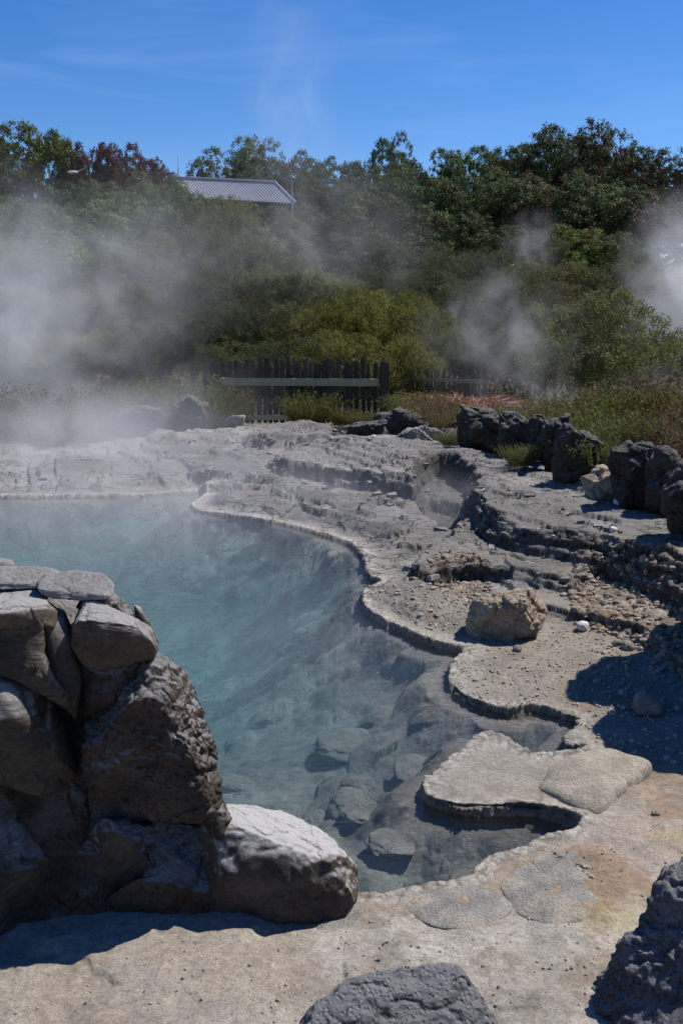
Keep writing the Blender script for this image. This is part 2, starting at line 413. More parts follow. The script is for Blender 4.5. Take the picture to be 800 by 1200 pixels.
def sdist(poly, x, y):
    """signed distance to a closed polygon, positive inside"""
    x = x.astype(np.float32).ravel(); y = y.astype(np.float32).ravel()
    d2 = np.full(x.shape, 1e9, np.float32); ins = np.zeros(x.shape, bool)
    poly = poly.astype(np.float32)
    for i in range(len(poly)):
        ax, ay = poly[i - 1]; bx, by = poly[i]
        ex, ey = bx - ax, by - ay; L = ex * ex + ey * ey + 1e-12
        wx, wy = x - ax, y - ay
        t = np.clip((wx * ex + wy * ey) / L, 0, 1)
        dx, dy = wx - ex * t, wy - ey * t
        np.minimum(d2, dx * dx + dy * dy, out=d2)
        if ay != by:
            c = ((ay > y) != (by > y)) & (x < ex * (y - ay) / (by - ay) + ax)
            ins ^= c
    d = np.sqrt(d2)
    return np.where(ins, d, -d)

def hill(y, x):
    h = np.interp(y, [0, 20, 27, 32, 38, 46, 54, 64, 90, 200, 600], [0, 0.05, 0.3, 0.7, 1.5, 2.8, 4.2, 5.6, 6.2, 4.0, 2.0])
    return h
def bank(x, y):
    """rough planted bank behind the line of dark rocks on the right"""
    bx = sm(2.2, 4.0, x - (y - 8) * 0.0) * sm(7.5, 9.5, y) * 0.0
    return bx

def strata(x, y):
    """height of eroded, gently warped beds running away down to the right"""
    a_ = x * 0.36 - y * 0.93; b_ = x * 0.93 + y * 0.36
    q = 0.21 * fbm(a_ * 0.42, b_ * 1.35, 0 * x, 6, 24, 0.5) + 0.016 * fbm(a_ * 3.0, b_ * 6, 0 * x, 4, 28, 0.6, True)
    st = 0.052; n_ = q / st; fl_ = np.floor(n_); fr_ = n_ - fl_
    return st * (fl_ + 0.2 * fr_ + 0.8 * sm(0.80, 0.93, fr_)), fl_
def height(x, y, full=True):
    x = x.astype(np.float32); y = y.astype(np.float32)
    shp = x.shape
    x = x.ravel(); y = y.ravel()
    wob = 0.030 * fbm(x * 3.2, y * 3.2, 0 * x, 3, 11) + 0.012 * fbm(x * 14, y * 14, 0 * x, 2, 12)
    dp = np.full(x.shape, 9.0, np.float32)
    near = (y < 19) & (y > 1.0) & (np.abs(x) < 12)
    dp[near] = -sdist(POOL, x[near], y[near])
    dl = dp + wob * 0.7 + 0.012 * np.abs(fbm(x * 26, y * 26, 0 * x, 2, 13)) * sm(11, 7, y)
    far = sm(7.0, 13.0, y)
    # dry land
    z = 0.022 * fbm(x * 1.3, y * 1.3, 0 * x, 4, 21) + 0.007 * fbm(x * 7, y * 7, 0 * x, 3, 22)
    z = z + 0.010 * fbm(x * 3.5, y * 3.5, 0 * x, 5, 26, 0.6, True) * sm(0.05, 0.2, dl) + 0.022 * sm(-0.1, 0.35, fbm(x * 2.1 + 4, y * 2.1, 0 * x, 5, 27)) * sm(4.4, 3.9, y)
    cr_ = fbm(x * 1.6 + 9, y * 1.6, 0 * x, 5, 29, 0.55); z = z + 0.009 * (sm(-0.02, 0.12, cr_) - 0.7 * sm(0.20, 0.36, cr_)) * sm(4.6, 4.0, y) * sm(0.1, 0.2, dl)
    z = z + 0.05 * far * sm(0.1, 1.6, dl)
    z = z + 0.014 * np.exp(-(np.maximum(dl, 0) / 0.05) ** 2) - 0.012 * sm(0.08, 0.3, dl) * sm(1.2, 0.5, dl) * (y > 4.3)
    sq, _ = strata(x, y)
    z = z + sm(6.3, 8.0, y) * (1 - sm(19, 22, y)) * sm(0.12, 0.45, dl) * (sq + 0.07 + 0.06 * sm(0.3, 1.4, dl))
    z = z + hill(y, x) - 0.05 * sm(0, 20, y)
    # ledges
    led = {}
    zl = z.copy()
    for nm, poly, top, wdt in LEDGES:
        s = np.full(x.shape, -5.0, np.float32)
        lo = poly.min(0) - 0.8; hi = poly.max(0) + 0.8
        m = (x > lo[0]) & (x < hi[0]) & (y > lo[1]) & (y < hi[1])
        if m.any():
            xs, ys = x[m], y[m]
            sc = 1.0 + 0.5 * (ys > 9)
            ws = sc * (0.10 * fbm(xs * 2.0, ys * 2.0, 0 * xs, 3, 31) + 0.02 * fbm(xs * 7, ys * 7, 0 * xs, 2, 32))
            s[m] = sdist(poly, xs, ys) + ws
        led[nm] = s
        k = np.zeros(x.shape, np.float32); k[s > 0.6] = 1
        mm = (s > -0.6) & (s <= 0.6)
        if mm.any():
            xm, ym, sm_ = x[mm], y[mm], s[mm]; kk = 0; ns = 5 if nm in 'UMA' else 3
            big = 0.5 + 0.5 * fbm(xm * 0.9, ym * 0.9, 0 * xm, 2, 35)
            for j in range(ns):
                off = (j - (ns - 1) / 2) * wdt * 0.45 * (0.25 + 1.1 * big)
                nz_ = (0.035 + 0.085 * big) * fbm(xm * 3.1 + j * 5, ym * 3.1 - j * 9, 0 * xm, 3, 36 + j * 7, 0.55)
                kk = kk + sm(-0.012, 0.022, sm_ - off + nz_) / ns
            k[mm] = kk
        t = top
        if nm == 'U':
            t = 0.40 + 0.75 * sq + 0.03 * sm(0.1, 1.2, s) + 0.03 * fbm(x * 1.1, y * 1.8, 0 * x, 4, 41, 0.5) + 0.010 * fbm(x * 5, y * 7, 0 * x, 4, 47, 0.6, True) + 0.02 * sm(-0.1, 0.15, fbm(x * 0.9 + y * .3, y * 2.4 - x * 1.2, 0 * x, 3, 42))
        elif nm == 'M':
            t = 0.19 + 0.5 * sq + 0.045 * fbm(x * 2.1, y * 2.1, 0 * x, 4, 43) + 0.02 * fbm(x * 7, y * 7, 0 * x, 4, 48, 0.6, True)
        elif nm == 'R':
            t = 0.09 + 0.12 * sm(0.15, 1.0, s) + 0.02 * fbm(x * 4, y * 4, 0 * x, 3, 44)
        elif nm == 'D':
            k = sm(-0.1, 0.16, s); t = 0.07 + 0.02 * fbm(x * 9, y * 9, 0 * x, 3, 45, ridged=True)
        else:
            t = top + 0.6 * sq + 0.03 * fbm(x * 1.5, y * 3, 0 * x, 3, 46)
        zl = np.maximum(zl, mix(np.minimum(zl, t), t, k))
    g = np.full(x.shape, -5.0, np.float32)
    m = (y > 6) & (y < 14) & (np.abs(x) < 4)
    g[m] = sdist(GULLY, x[m], y[m]) + 0.05 * fbm(x[m] * 4, y[m] * 4, 0 * x[m], 3, 51)
    zl = zl - np.minimum(0.32 * sm(-0.05, 0.15, g), np.maximum(zl - 0.0, 0))
    m = (y > 4) & (y < 7) & (x > 0.5)
    pt = np.full(x.shape, -5.0, np.float32)
    pt[m] = sdist(PIT, x[m], y[m]) + 0.02 * fbm(x[m] * 14, y[m] * 14, 0 * x[m], 2, 52)
    zl = zl - 0.09 * sm(-0.01, 0.03, pt)
    # rim, wall of the basin and its bed
    bed = WZ - 0.025 - 0.20 * sm(0.0, 0.35, -dl) - 0.16 * sm(3.6, 5.0, y) * sm(0.15, 0.8, -dl) - 0.75 * sm(4.8, 8.0, y - 0.45 * x) * sm(0.1, 1.8, -dl)
    inb = -dl > -0.05
    if inb.any():
        xb, yb = x[inb], y[inb]
        f1, f2, idv = cell(xb * 3.1 + 0.4 * fbm(xb * 3, yb * 3, 0 * xb, 2, 61), yb * 3.1, 0 * xb, 62)
        cob = sm(0.75, 0.15, f1) * (idv > 0.35) * 0.06
        f1, f2, idv = cell(xb * 9, yb * 9, 0 * xb, 65)
        cob = cob + sm(0.7, 0.1, f1) * (idv > 0.4) * 0.022
        bb = bed[inb] + cob + 0.05 * fbm(xb * 1.7, yb * 1.7, 0 * xb, 4, 63) + 0.16 * fbm(xb * 0.9, yb * 1.3, 0 * xb, 4, 64) * sm(5, 8, yb)
        bed[inb] = np.minimum(bb, WZ - 0.025 - 0.04 * sm(0, .3, -dl[inb]))
    k = sm(-0.012, 0.022, dl)
    zl = np.where((dp < 3) & (y < 18), np.maximum(zl, WZ + 0.012 + 0.010 * sm(0.02, 0.15, dl)), zl)
    z = mix(bed, zl, k)
    if full:
        return (a.reshape(shp) for a in (z, dl, led['U'], led['M'], led['R'], g, led['A'], led['B']))
    return z.reshape(shp)

# ------------------------------------------------------------------ ground sheet
def build_ground():
    ud = np.arange(-0.375, 0.3751, 0.00112)
    ex = 0.375 * np.cumprod(np.full(26, 1.11)); uo = ex[ex < 5]
    u = np.concatenate([-uo[::-1], ud, uo]).astype(np.float32)
    R0, R1, NR = 2.15, 26.0, 860
    s = np.linspace(1 / R0, 1 / R1, NR)
    r = (1 / s).astype(np.float32)
    X = u[None, :] * r[:, None]; Yg = np.repeat(r[:, None], len(u), 1)
    coarse_rows = slice(None, None, 2)
    H = height(X[coarse_rows], Yg[coarse_rows], False)
    rc = r[coarse_rows]; sc_ = s[coarse_rows]
    wz = np.abs(np.diff(H, axis=0)) * F / rc[1:, None]
    wz = np.minimum(wz, 25)
    kx = 7
    pad = np.pad(wz, ((2, 2), (kx, kx)), mode='edge')
    wsm = np.zeros_like(wz)
    for i in range(2 * kx + 1): wsm += pad[2:-2, i:i + wz.shape[1]]
    wsm /= (2 * kx + 1)
    pad = np.pad(wsm, ((2, 2), (0, 0)), mode='edge')
    wsm = sum(pad[i:i + wz.shape[0]] for i in range(5)) / 5
    ws = np.abs(np.diff(sc_)) * 0.9 * F * 2.0
    wt = ws[:, None] + 0.9 * wsm
    cum = np.concatenate([np.zeros((1, wt.shape[1])), np.cumsum(wt, 0)], 0)
    cum /= cum[-1:]
    t = np.linspace(0, 1, NR)
    RR = np.empty((NR, len(u)), np.float32)
    for j in range(len(u)):
        RR[:, j] = 1 / np.interp(t, cum[:, j], sc_)
    RR[0] = R0; RR[-1] = 1 / sc_[-1]
    rfar = np.geomspace(RR[-1, 0], 900, 70)[1:].astype(np.float32)
    rnear = np.array([-40, -20, -10, -5, -2, 0, 0.8, 1.3, 1.6, 1.85, 2.0], np.float32)
    RR = np.concatenate([np.repeat(rnear[:, None], len(u), 1), RR, np.repeat(rfar[:, None], len(u), 1)], 0)
    W = np.maximum(RR, 2.0)
    X = u[None, :] * W
    Z, dl, sU, sM, sR, g, sA, sB = height(X, RR)
    nr, nc = X.shape
    co = np.stack([X, RR, Z], -1)
    # displacement along the surface normal: bedding and pits that also cut into the steep faces
    du = np.gradient(co, axis=1); dv = np.gradient(co, axis=0)
    nrm = np.cross(du, dv); nrm /= np.linalg.norm(nrm, axis=-1, keepdims=True) + 1e-9
    if nrm[nr // 2, nc // 2, 2] < 0: nrm = -nrm
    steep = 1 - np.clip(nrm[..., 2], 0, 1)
    xr, yr, zr = X.ravel(), RR.ravel(), Z.ravel()
    b1 = fbm(xr * 3, yr * 3, zr * 45, 3, 71).reshape(nr, nc)
    b2 = fbm(xr * 9, yr * 9, zr * 70, 3, 72).reshape(nr, nc)
    fr = (RR > 2.0) & (RR < 26)
    farm = sm(7.5, 10, RR)
    crust = np.abs(fbm(xr * 9, yr * 9, zr * 9, 4, 73)).reshape(nr, nc)
    f1, f2, idc = cell(xr * 16, yr * 16, zr * 16, 74); idc = idc.reshape(nr, nc); f1 = f1.reshape(nr, nc)
    rub = sdist(RUBBLE, xr, yr).reshape(nr, nc); rub2 = sdist(RUBBLE2, xr, yr).reshape(nr, nc)
    rubm = np.clip(sm(-0.05, 0.12, rub) + sm(-0.08, 0.12, rub2), 0, 1)
    amp = (0.06 * steep * b1 + 0.03 * steep * b2) * (dl > 0.01) + 0.004 * b2 * (dl > 0) + farm * (dl > 0.05) * (0.006 * crust + 0.004 * b2)
    ledm = np.maximum(sm(-0.1, 0.1, sU), sm(-0.1, 0.1, sM)) * (RR < 25)
    amp += ledm * (0.010 * crust + 0.006 * (0.5 - f1))
    amp += (dl > 0.06) * sm(6, 5, RR) * 0.009 * (crust - 0.2) * sm(-0.2, 0.3, fbm(xr * 2, yr * 2, 0 * zr, 3, 76).reshape(nr, nc))
    amp += rubm * (0.035 * (0.6 - f1) * (idc > 0.3) + 0.02 * crust)
    rim = np.exp(-(np.maximum(dl - 0.015, -0.02) / (mix(0.045, 0.10, 0.5 + 0.5 * b2) * mix(1.0, 1.7, sm(4.6, 6.0, RR)))) ** 2) * (RR < 24)
    g1, g2, gi = cell(xr[:] * 34, yr * 34, zr * 34, 75); g1 = g1.reshape(nr, nc); gi = gi.reshape(nr, nc)
    amp += rim * (dl > -0.03) * (0.017 * (0.5 - g1) + 0.010 * b2 + 0.010 * crust) * sm(11, 7, RR) * mix(0.45, 1.0, sm(4.0, 4.6, RR))
    co += nrm * (amp * fr)[..., None]
    # colours
    def n(s, sd_, o=4): return fbm(xr * s, yr * s, zr * s * 0.5, o, sd_).reshape(nr, nc)
    tanc = np.array([0.50, 0.42, 0.33]); pale = np.array([0.62, 0.57, 0.495]); orange = np.array([0.38, 0.26, 0.165]); grey = np.array([0.335, 0.325, 0.305])
    yellow = np.array([0.50, 0.40, 0.20])
    a = n(1.1, 81); b = n(2.7, 82); c_ = n(6, 83); e = n(0.7, 84)
    C = np.empty((nr, nc, 3), np.float32); C[:] = tanc
    def lay(m, col): 
        nonlocal C
        C = C + (np.asarray(col, np.float32) - C) * m[..., None]
    lay(sm(-0.15, 0.2, b) * 0.75, pale)
    lay(sm(-0.05, 0.25, a) * 0.7, orange); lay(sm(0.12, 0.3, n(1.7, 110)) * 0.5, (0.52, 0.50, 0.46)); lay(sm(0.1, 0.3, n(9, 100)) * 0.45, (0.27, 0.205, 0.145))
    lay(sm(0.15, 0.5, c_) * 0.45, grey)
    # left foreground apron is greyer
    lay(sm(0.25, -0.35, X + 0.15 * a) * sm(3.6, 3.2, RR) * 0.65, (0.46, 0.42, 0.365))
    lay(sm(0.2, 0.45, n(2.2, 85)) * sm(4.2, 3.7, RR) * sm(0.4, 0.9, X) * 0.45, yellow)
    # pool side shelves
    midm = sm(3.75, 4.15, RR - 0.15 * X) * sm(1.9, 1.6, X + 0.0 * RR) + sm(4.8, 5.2, RR); midm = np.clip(midm, 0, 1)
    lay(midm * 0.9, (0.33, 0.30, 0.25)); lay(midm * sm(0.05, 0.35, n(7, 101)) * 0.5, (0.20, 0.18, 0.15))
    lay(midm * sm(-0.1, 0.4, b) * 0.7, (0.225, 0.20, 0.165))
    lay(midm * sm(0.0, 0.4, n(1.6, 86)) * 0.65, (0.46, 0.43, 0.38))
    lay(midm * sm(0.1, 0.4, n(1.9, 92)) * sm(1.0, 1.5, X) * sm(8.5, 7, RR) * 0.6, (0.36, 0.25, 0.16))
    _, band = strata(xr, yr); bt = (_h(band.astype(np.int64), band.astype(np.int64) * 0, band.astype(np.int64) * 0, 9)).reshape(nr, nc)
    shelf = sm(6.3, 8.0, RR) * sm(0.12, 0.4, dl)
    lay(np.maximum(farm * 0.92, shelf * 0.85), (0.205, 0.199, 0.188))
    lay(shelf * sm(0.7, 0.95, bt) * 0.75, (0.46, 0.45, 0.425)); lay(shelf * sm(0.35, 0.1, bt) * 0.7, (0.10, 0.096, 0.09)); lay(shelf * sm(-0.1, 0.3, n(12, 97)) * 0.45, (0.11, 0.105, 0.10))
    lay(farm * sm(-0.1, 0.35, n(2.3, 87)) * 0.45, (0.33, 0.325, 0.31))
    lay(farm * sm(0.1, 0.4, fbm(xr * 0.8, yr * 3.0, zr * 20, 4, 88).reshape(nr, nc)) * 0.75, (0.13, 0.125, 0.12))
    lay(sm(-0.02, 0.1, sU) * 0.45, (0.23, 0.225, 0.215))
    lay(sm(-0.02, 0.1, sU) * sm(0.15, 0.45, n(3.1, 89)) * 0.6, (0.17, 0.165, 0.16))
    lay(sm(-0.02, 0.1, sU) * sm(0.1, 0.45, n(2.0, 93)) * 0.5, (0.40, 0.385, 0.365))
    lay(sm(-0.05, 0.06, sM) * 0.6, (0.18, 0.17, 0.155))
    lay(sm(-0.05, 0.08, sR) * 0.6, (0.27, 0.24, 0.20))
    lay(rubm * 0.8, (0.27, 0.205, 0.145)); lay(rubm * (idc > 0.72) * 0.8, (0.46, 0.42, 0.36)); lay(rubm * (idc < 0.2) * 0.7, (0.10, 0.08, 0.065))
    lay(np.clip(sm(0.22, 0.55, steep) * (dl > 0.03), 0, 1) * 0.85, (0.075, 0.07, 0.064))  # dark bare rock faces; colour also stands in for missing undercut shade
    lay(sm(0.0, 0.12, g) * (dl > 0.1) * 0.8, (0.08, 0.077, 0.072))  # gully hollow painted darker too, adding to its shade
    lay(rim * sm(0.0, 0.03, dl) * sm(0.6, 0.35, steep) * 0.85, (0.58, 0.555, 0.51)); lay(rim * sm(0.1, 0.4, crust) * 0.6, (0.30, 0.275, 0.235)); lay(rim * sm(0.45, 0.7, g1) * 0.7, (0.16, 0.14, 0.12))
    lay(sm(0.03, -0.03, dl) * 0.95, (0.19, 0.17, 0.145))
    bedm = sm(-0.02, -0.08, dl)
    lay(bedm, (0.20, 0.195, 0.18)); lay(bedm * sm(0.0, 0.35, n(1.4, 90)) * 0.6, (0.11, 0.11, 0.10)); lay(bedm * sm(0.1, 0.4, n(3.5, 91)) * 0.6, (0.33, 0.325, 0.30)); lay(bedm * sm(0.05, 0.4, n(11, 98)) * sm(7, 5, RR) * 0.6, (0.05, 0.05, 0.047)); lay(bedm * sm(0.15, 0.4, n(15, 99)) * sm(7, 5, RR) * 0.5, (0.28, 0.275, 0.25))
    lay(bedm * sm(5.0, 8.0, RR) * 0.6, (0.30, 0.32, 0.30))
    lay(bedm * sm(5.5, 7.0, RR) * sm(0.0, 0.25, fbm(xr * 1.5, yr * 2.2, 0 * zr, 5, 95, 0.6).reshape(nr, nc)) * 0.85, (0.07, 0.085, 0.09))
    lay(bedm * sm(5.5, 7.0, RR) * sm(0.15, 0.35, fbm(xr * 3.5, yr * 4, 0 * zr, 5, 96, 0.65).reshape(nr, nc)) * 0.7, (0.42, 0.46, 0.42))
    soil = sm(19.5, 21.5, RR + 1.2 * a + (X > 1.5) * 4.5 * sm(1.2, 3.5, X)) * sm(0.1, -0.1, np.maximum(sU, sA))
    lay(soil, (0.13, 0.095, 0.06)); lay(soil * sm(0, 0.3, b) * 0.8, (0.075, 0.075, 0.035))
    idx = np.arange(nr * nc).reshape(nr, nc)
    faces = np.stack([idx[:-1, :-1], idx[:-1, 1:], idx[1:, 1:], idx[1:, :-1]], -1).reshape(-1, 4)
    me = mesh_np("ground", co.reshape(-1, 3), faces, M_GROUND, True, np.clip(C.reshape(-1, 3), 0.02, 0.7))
    o = link("ground", me)
    tag(o, kind='structure')
    return o, co
ground, GCO = build_ground()

def gz(x, y):
    a = height(np.array([x], np.float32), np.array([y], np.float32), False)
    return float(a[0])

# ------------------------------------------------------------------ water of the pool
def build_water():
    m, nt, out = newmat("spring_water")
    tcn = N(nt, 'ShaderNodeTexCoord'); pos = tcn.outputs['Object']
    fr = N(nt, 'ShaderNodeFresnel', IOR=1.33)
    tr = N(nt, 'ShaderNodeBsdfTransparent')
    gl = N(nt, 'ShaderNodeBsdfGlossy', Roughness=0.06)
    mpn = N(nt, 'ShaderNodeMapping'); mpn.inputs['Scale'].default_value = (1.0, 1.7, 1.0); nt.links.new(pos, mpn.inputs['Vector'])
    bn = bump(nt, noise(nt, mpn.outputs[0], 9, 4, 0.55, 0.4), 0.02, 0.7)
    bn = bump(nt, noise(nt, mpn.outputs[0], 34, 3, 0.5, 0.3), 0.006, 0.7, bn)
    nt.links.new(bn, gl.inputs['Normal']); nt.links.new(bn, fr.inputs['Normal'])
    ms = N(nt, 'ShaderNodeMixShader')
    nt.links.new(fr.outputs[0], ms.inputs[0]); nt.links.new(tr.outputs[0], ms.inputs[1]); nt.links.new(gl.outputs[0], ms.inputs[2])
    nt.links.new(ms.outputs[0], out.inputs['Surface'])
    vs = N(nt, 'ShaderNodeVolumeScatter', Density=0.13, Anisotropy=0.2); vs.inputs['Color'].default_value = (0.55, 0.84, 0.93, 1)
    va = N(nt, 'ShaderNodeVolumeAbsorption', Density=0.62); va.inputs['Color'].default_value = (0.40, 0.73, 0.79, 1)
    ad = N(nt, 'ShaderNodeAddShader'); nt.links.new(vs.outputs[0], ad.inputs[0]); nt.links.new(va.outputs[0], ad.inputs[1])
    nt.links.new(ad.outputs[0], out.inputs['Volume'])
    bm = bmesh.new()
    x0, y0 = -11.5, 2.9; x1, y1 = 2.6, 14.2
    q = [(-3.2, 3.05), (0.62, 3.05), (1.75, 4.0), (1.75, 5.4), (1.0, 8.4), (-0.4, 12.6), (-0.6, 14.3), (-11, 14.3), (-11, 9), (-3.2, 4.4)]
    top = [bm.verts.new((x, y, WZ)) for x, y in q]; bot = [bm.verts.new((x, y, -2.6)) for x, y in q]
    bm.faces.new(top); bm.faces.new(bot[::-1])
    for i in range(len(q)):
        j = (i + 1) % len(q)
        bm.faces.new((top[i], bot[i], bot[j], top[j]))
    bmesh.ops.recalc_face_normals(bm, faces=bm.faces)
    me = bpy.data.meshes.new("pool_water"); bm.to_mesh(me); bm.free(); me.materials.append(m)
    tag(link("pool_water", me), kind='structure')
build_water()

# ------------------------------------------------------------------ rocks
_ico = {}
def ico(l):
    if l not in _ico:
        bm = bmesh.new(); bmesh.ops.create_icosphere(bm, subdivisions=l, radius=1)
        v = np.array([x.co[:] for x in bm.verts]); f = np.array([[y.index for y in x.verts] for x in bm.faces]); bm.free()
        _ico[l] = (v / np.linalg.norm(v, axis=1, keepdims=True), f)
    return _ico[l]
def rock_mesh(name, outline, cx, cz, thick, mat, seed, amp=0.05, freq=3.0, lvl=5, p=0.62, q=0.8, planes=(), rough=0.0, facet=0.0, lean=0.0, stripes=0.0, cuts=0):
    """outline: (n,2) polygon in the x-z plane about (cx,cz); returns mesh with vertices local to (cx, 0, cz)"""
    v, f = ico(lvl)
    th = np.arctan2(v[:, 2], v[:, 0]); rho = np.hypot(v[:, 0], v[:, 2])
    o = np.asarray(outline) - np.array([cx, cz]); M_ = len(o)
    # radius of outline along 360 directions
    A = np.linspace(-math.pi, math.pi, 361); rad = np.zeros(361)
    for i, ang in enumerate(A):
        dx, dz = math.cos(ang), math.sin(ang); best = 0
        for k in range(M_):
            x1, z1 = o[k - 1]; x2, z2 = o[k]; ex, ez = x2 - x1, z2 - z1
            den = dx * ez - dz * ex
            if abs(den) < 1e-12: continue
            t = (x1 * ez - z1 * ex) / den; s = (x1 * dz - z1 * dx) / den
            if t > 0 and -1e-6 <= s <= 1 + 1e-6: best = max(best, t)
        rad[i] = best
    R = np.interp(th, A, rad)
    size = math.sqrt(max(R.mean() ** 2, 1e-6))
    rr = R * rho ** p
    X = rr * np.cos(th); Z = rr * np.sin(th); Y = thick * np.sign(v[:, 1]) * np.abs(v[:, 1]) ** q + lean * Z
    pts = np.stack([X, Y, Z], 1)
    if cuts:
        gg = np.random.default_rng(seed * 13 + 1); planes = list(planes)
        for _ in range(cuts):
            n_ = gg.normal(size=3) * [1, 1.0, 0.8]; n_[1] = -abs(n_[1]); n_ /= np.linalg.norm(n_)
            sup = (pts @ n_).max() / size
            planes.append((*n_, sup * gg.uniform(0.70, 0.88), 0.9))
    for (nx, ny, nz, d, s) in planes:
        nn = np.array([nx, ny, nz], float); nn /= np.linalg.norm(nn)
        over = pts @ nn - d * size * (1 + 0.10 * fbm(pts[:, 0] * 5 / (size + 0.1) * 0.4 + seed, pts[:, 1] * 2.5 / (size + 0.1), pts[:, 2] * 2 / (size + 0.1), 4, seed + 50))
        pts = pts - np.where(over > 0, over, 0)[:, None] * nn * s
    nd = v * 0.6 + pts / (np.linalg.norm(pts, axis=1, keepdims=True) + 1e-6) * 0.4
    q_ = pts + seed * 3.7
    disp = amp * fbm(q_[:, 0] * freq, q_[:, 1] * freq, q_[:, 2] * freq, 5, seed)
    if facet > 0:
        f1, f2, idv = cell(q_[:, 0] * freq, q_[:, 1] * freq, q_[:, 2] * freq, seed + 5)
        disp = disp + facet * ((f1 - 0.4) * -0.5 + (idv - 0.5) * 0.5 + np.minimum(f2 - f1, 0.07) * 3.0)
    if rough > 0:
        wx = 0.05 * fbm(q_[:, 0] * 8, q_[:, 1] * 8, q_[:, 2] * 8, 3, seed + 19)
        f1, f2, idv = cell((q_[:, 0] + wx) * 15, (q_[:, 1] - wx) * 15, (q_[:, 2] + wx) * 17, seed + 9)
        g1, g2, gv = cell((q_[:, 0] + wx) * 38, q_[:, 1] * 38, (q_[:, 2] - wx) * 38, seed + 8)
        msk = sm(-0.35, 0.25, fbm(q_[:, 0] * 4, q_[:, 1] * 4, q_[:, 2] * 4, 3, seed + 29))
        disp = disp + rough * (np.abs(f1 - 0.45) * -1.3 + idv * 0.7 + (0.45 - g1) * 0.7 * msk) + rough * 0.7 * fbm(q_[:, 0] * 22, q_[:, 1] * 22, q_[:, 2] * 22, 5, seed + 3, 0.62)
    if stripes > 0:
        wv = q_[:, 0] * 20 + 3.5 * fbm(q_[:, 0] * 3, q_[:, 1] * 3, q_[:, 2] * 2.2, 2, seed + 4) + q_[:, 2] * 5
        disp = disp + stripes * np.abs(np.sin(wv))
    pts = pts + nd * disp[:, None]
    return mesh_np(name, pts, f, mat)
def px_rock(name, px, Y, thick, mat, seed, parent=None, label=None, cat='rock', group=None, planes=(), **kw):
    """outline seen along the ray to the rock's middle; the body gets its own thickness along that ray"""
    px = np.array(px, float); m_ = (px.min(0) + px.max(0)) / 2
    C_ = V(m_[0], m_[1], Y); cam0 = np.array([0, 0, CAM_H]); d = unit(C_ - cam0)
    rt = unit(np.cross(d, [0, 0, 1.0])); up = np.cross(rt, d)
    o = []
    for x, y in px:
        r_ = ray(x, y); q_ = r_ * (np.dot(C_ - cam0, d) / np.dot(r_, d)) + cam0 - C_
        o.append((np.dot(q_, rt), np.dot(q_, up)))
    pl = []
    for (a, b, c, dd, s_) in planes:
        n_ = np.array([a, b, c], float); pl.append((np.dot(n_, rt), np.dot(n_, d), np.dot(n_, up), dd, s_))
    me = rock_mesh(name, o, 0, 0, thick, mat, seed, planes=pl, **kw)
    co = np.empty(len(me.vertices) * 3, np.float32); me.vertices.foreach_get('co', co); co = co.reshape(-1, 3)
    wco = co[:, :1] * rt + co[:, 1:2] * d + co[:, 2:3] * up
    base = wco[:, 2].min() + C_[2]
    wco[:, 2] += C_[2] - base; me.vertices.foreach_set('co', wco.astype(np.float32).ravel()); me.update()
    loc = Vector((C_[0], Y, base))
    ob = link(name, me, None, loc)
    if parent is not None:
        ob.location = loc - parent.location; ob.parent = parent
    if parent is None: tag(ob, label, cat, group)
    elif label: ob['label'] = label
    return ob

# boulder wall on the left: one mortared thing, each rock a part
WB = P(120, 1075, 0)
wall = empty("boulder_wall", (WB[0], WB[1], 0))
tag(wall, "dark stacked boulder wall at the pool edge, with pale flat cap stones and a white-topped end rock", "rock wall")
WY = 3.38
def wr(px, dy, thick, mat, seed, **kw): return px_rock("rock", px, WY + dy, thick, mat, seed, wall, **kw)
core = px_rock("mortar_core", [(-160,672),(60,690),(150,730),(175,790),(215,830),(235,930),(262,985),(340,1010),(370,1060),(340,1110),(-160,1120)], WY + 0.12, 0.20, M_PUMICE, 3, wall, amp=0.03, lvl=6, p=0.45, rough=0.012)
core['label'] = "dark rough mortar packed between the boulders"
wr([(-70,795),(0,792),(30,798),(48,826),(70,848),(81,885),(72,914),(42,922),(0,912),(-70,905)], -0.10, 0.26, M_STRIPED, 5, cuts=4, facet=0.03, amp=0.05, lvl=6, p=0.6, stripes=0.022, freq=4)
wr([(-90,925),(0,916),(40,926),(75,958),(96,1000),(92,1042),(64,1075),(0,1110),(-90,1110)], -0.07, 0.34, M_STRIPED, 6, cuts=4, amp=0.03, lvl=6, p=0.7, stripes=0.018, facet=0.03, freq=4)
wr([(-60,740),(0,728),(22,726),(49,711),(52,738),(47,765),(64,795),(83,820),(72,826),(40,808),(0,786),(-60,780)], -0.18, 0.17, M_STRIPED, 7, cuts=2, facet=0.015, stripes=0.01, amp=0.03, lvl=6, p=0.5, planes=[(0.1, -1, 0.25, 0.55, 0.9)])
wr([(-90,684),(0,680),(38,683),(52,700),(70,716),(66,738),(20,742),(-90,742)], -0.02, 0.27, M_WALLROCK, 8, facet=0.02, rough=0.006, amp=0.03, lvl=6, p=0.5, planes=[(0, 0, 1, 0.32, 0.9)])
wr([(-80,667),(0,663),(55,663),(72,670),(70,684),(30,688),(-80,690)], 0.10, 0.20, M_CAP, 9, planes=[(0.05, -0.4, 1, 0.22, 0.95), (0, -1, -0.2, 0.8, 0.9)], amp=0.03, facet=0.02, rough=0.005, lvl=5, p=0.45, label="pale flat cap stone at the frame edge")
wr([(-40,655),(0,653),(16,656),(20,664),(0,672),(-40,672)], 0.30, 0.12, M_CAP, 10, amp=0.01, lvl=5)
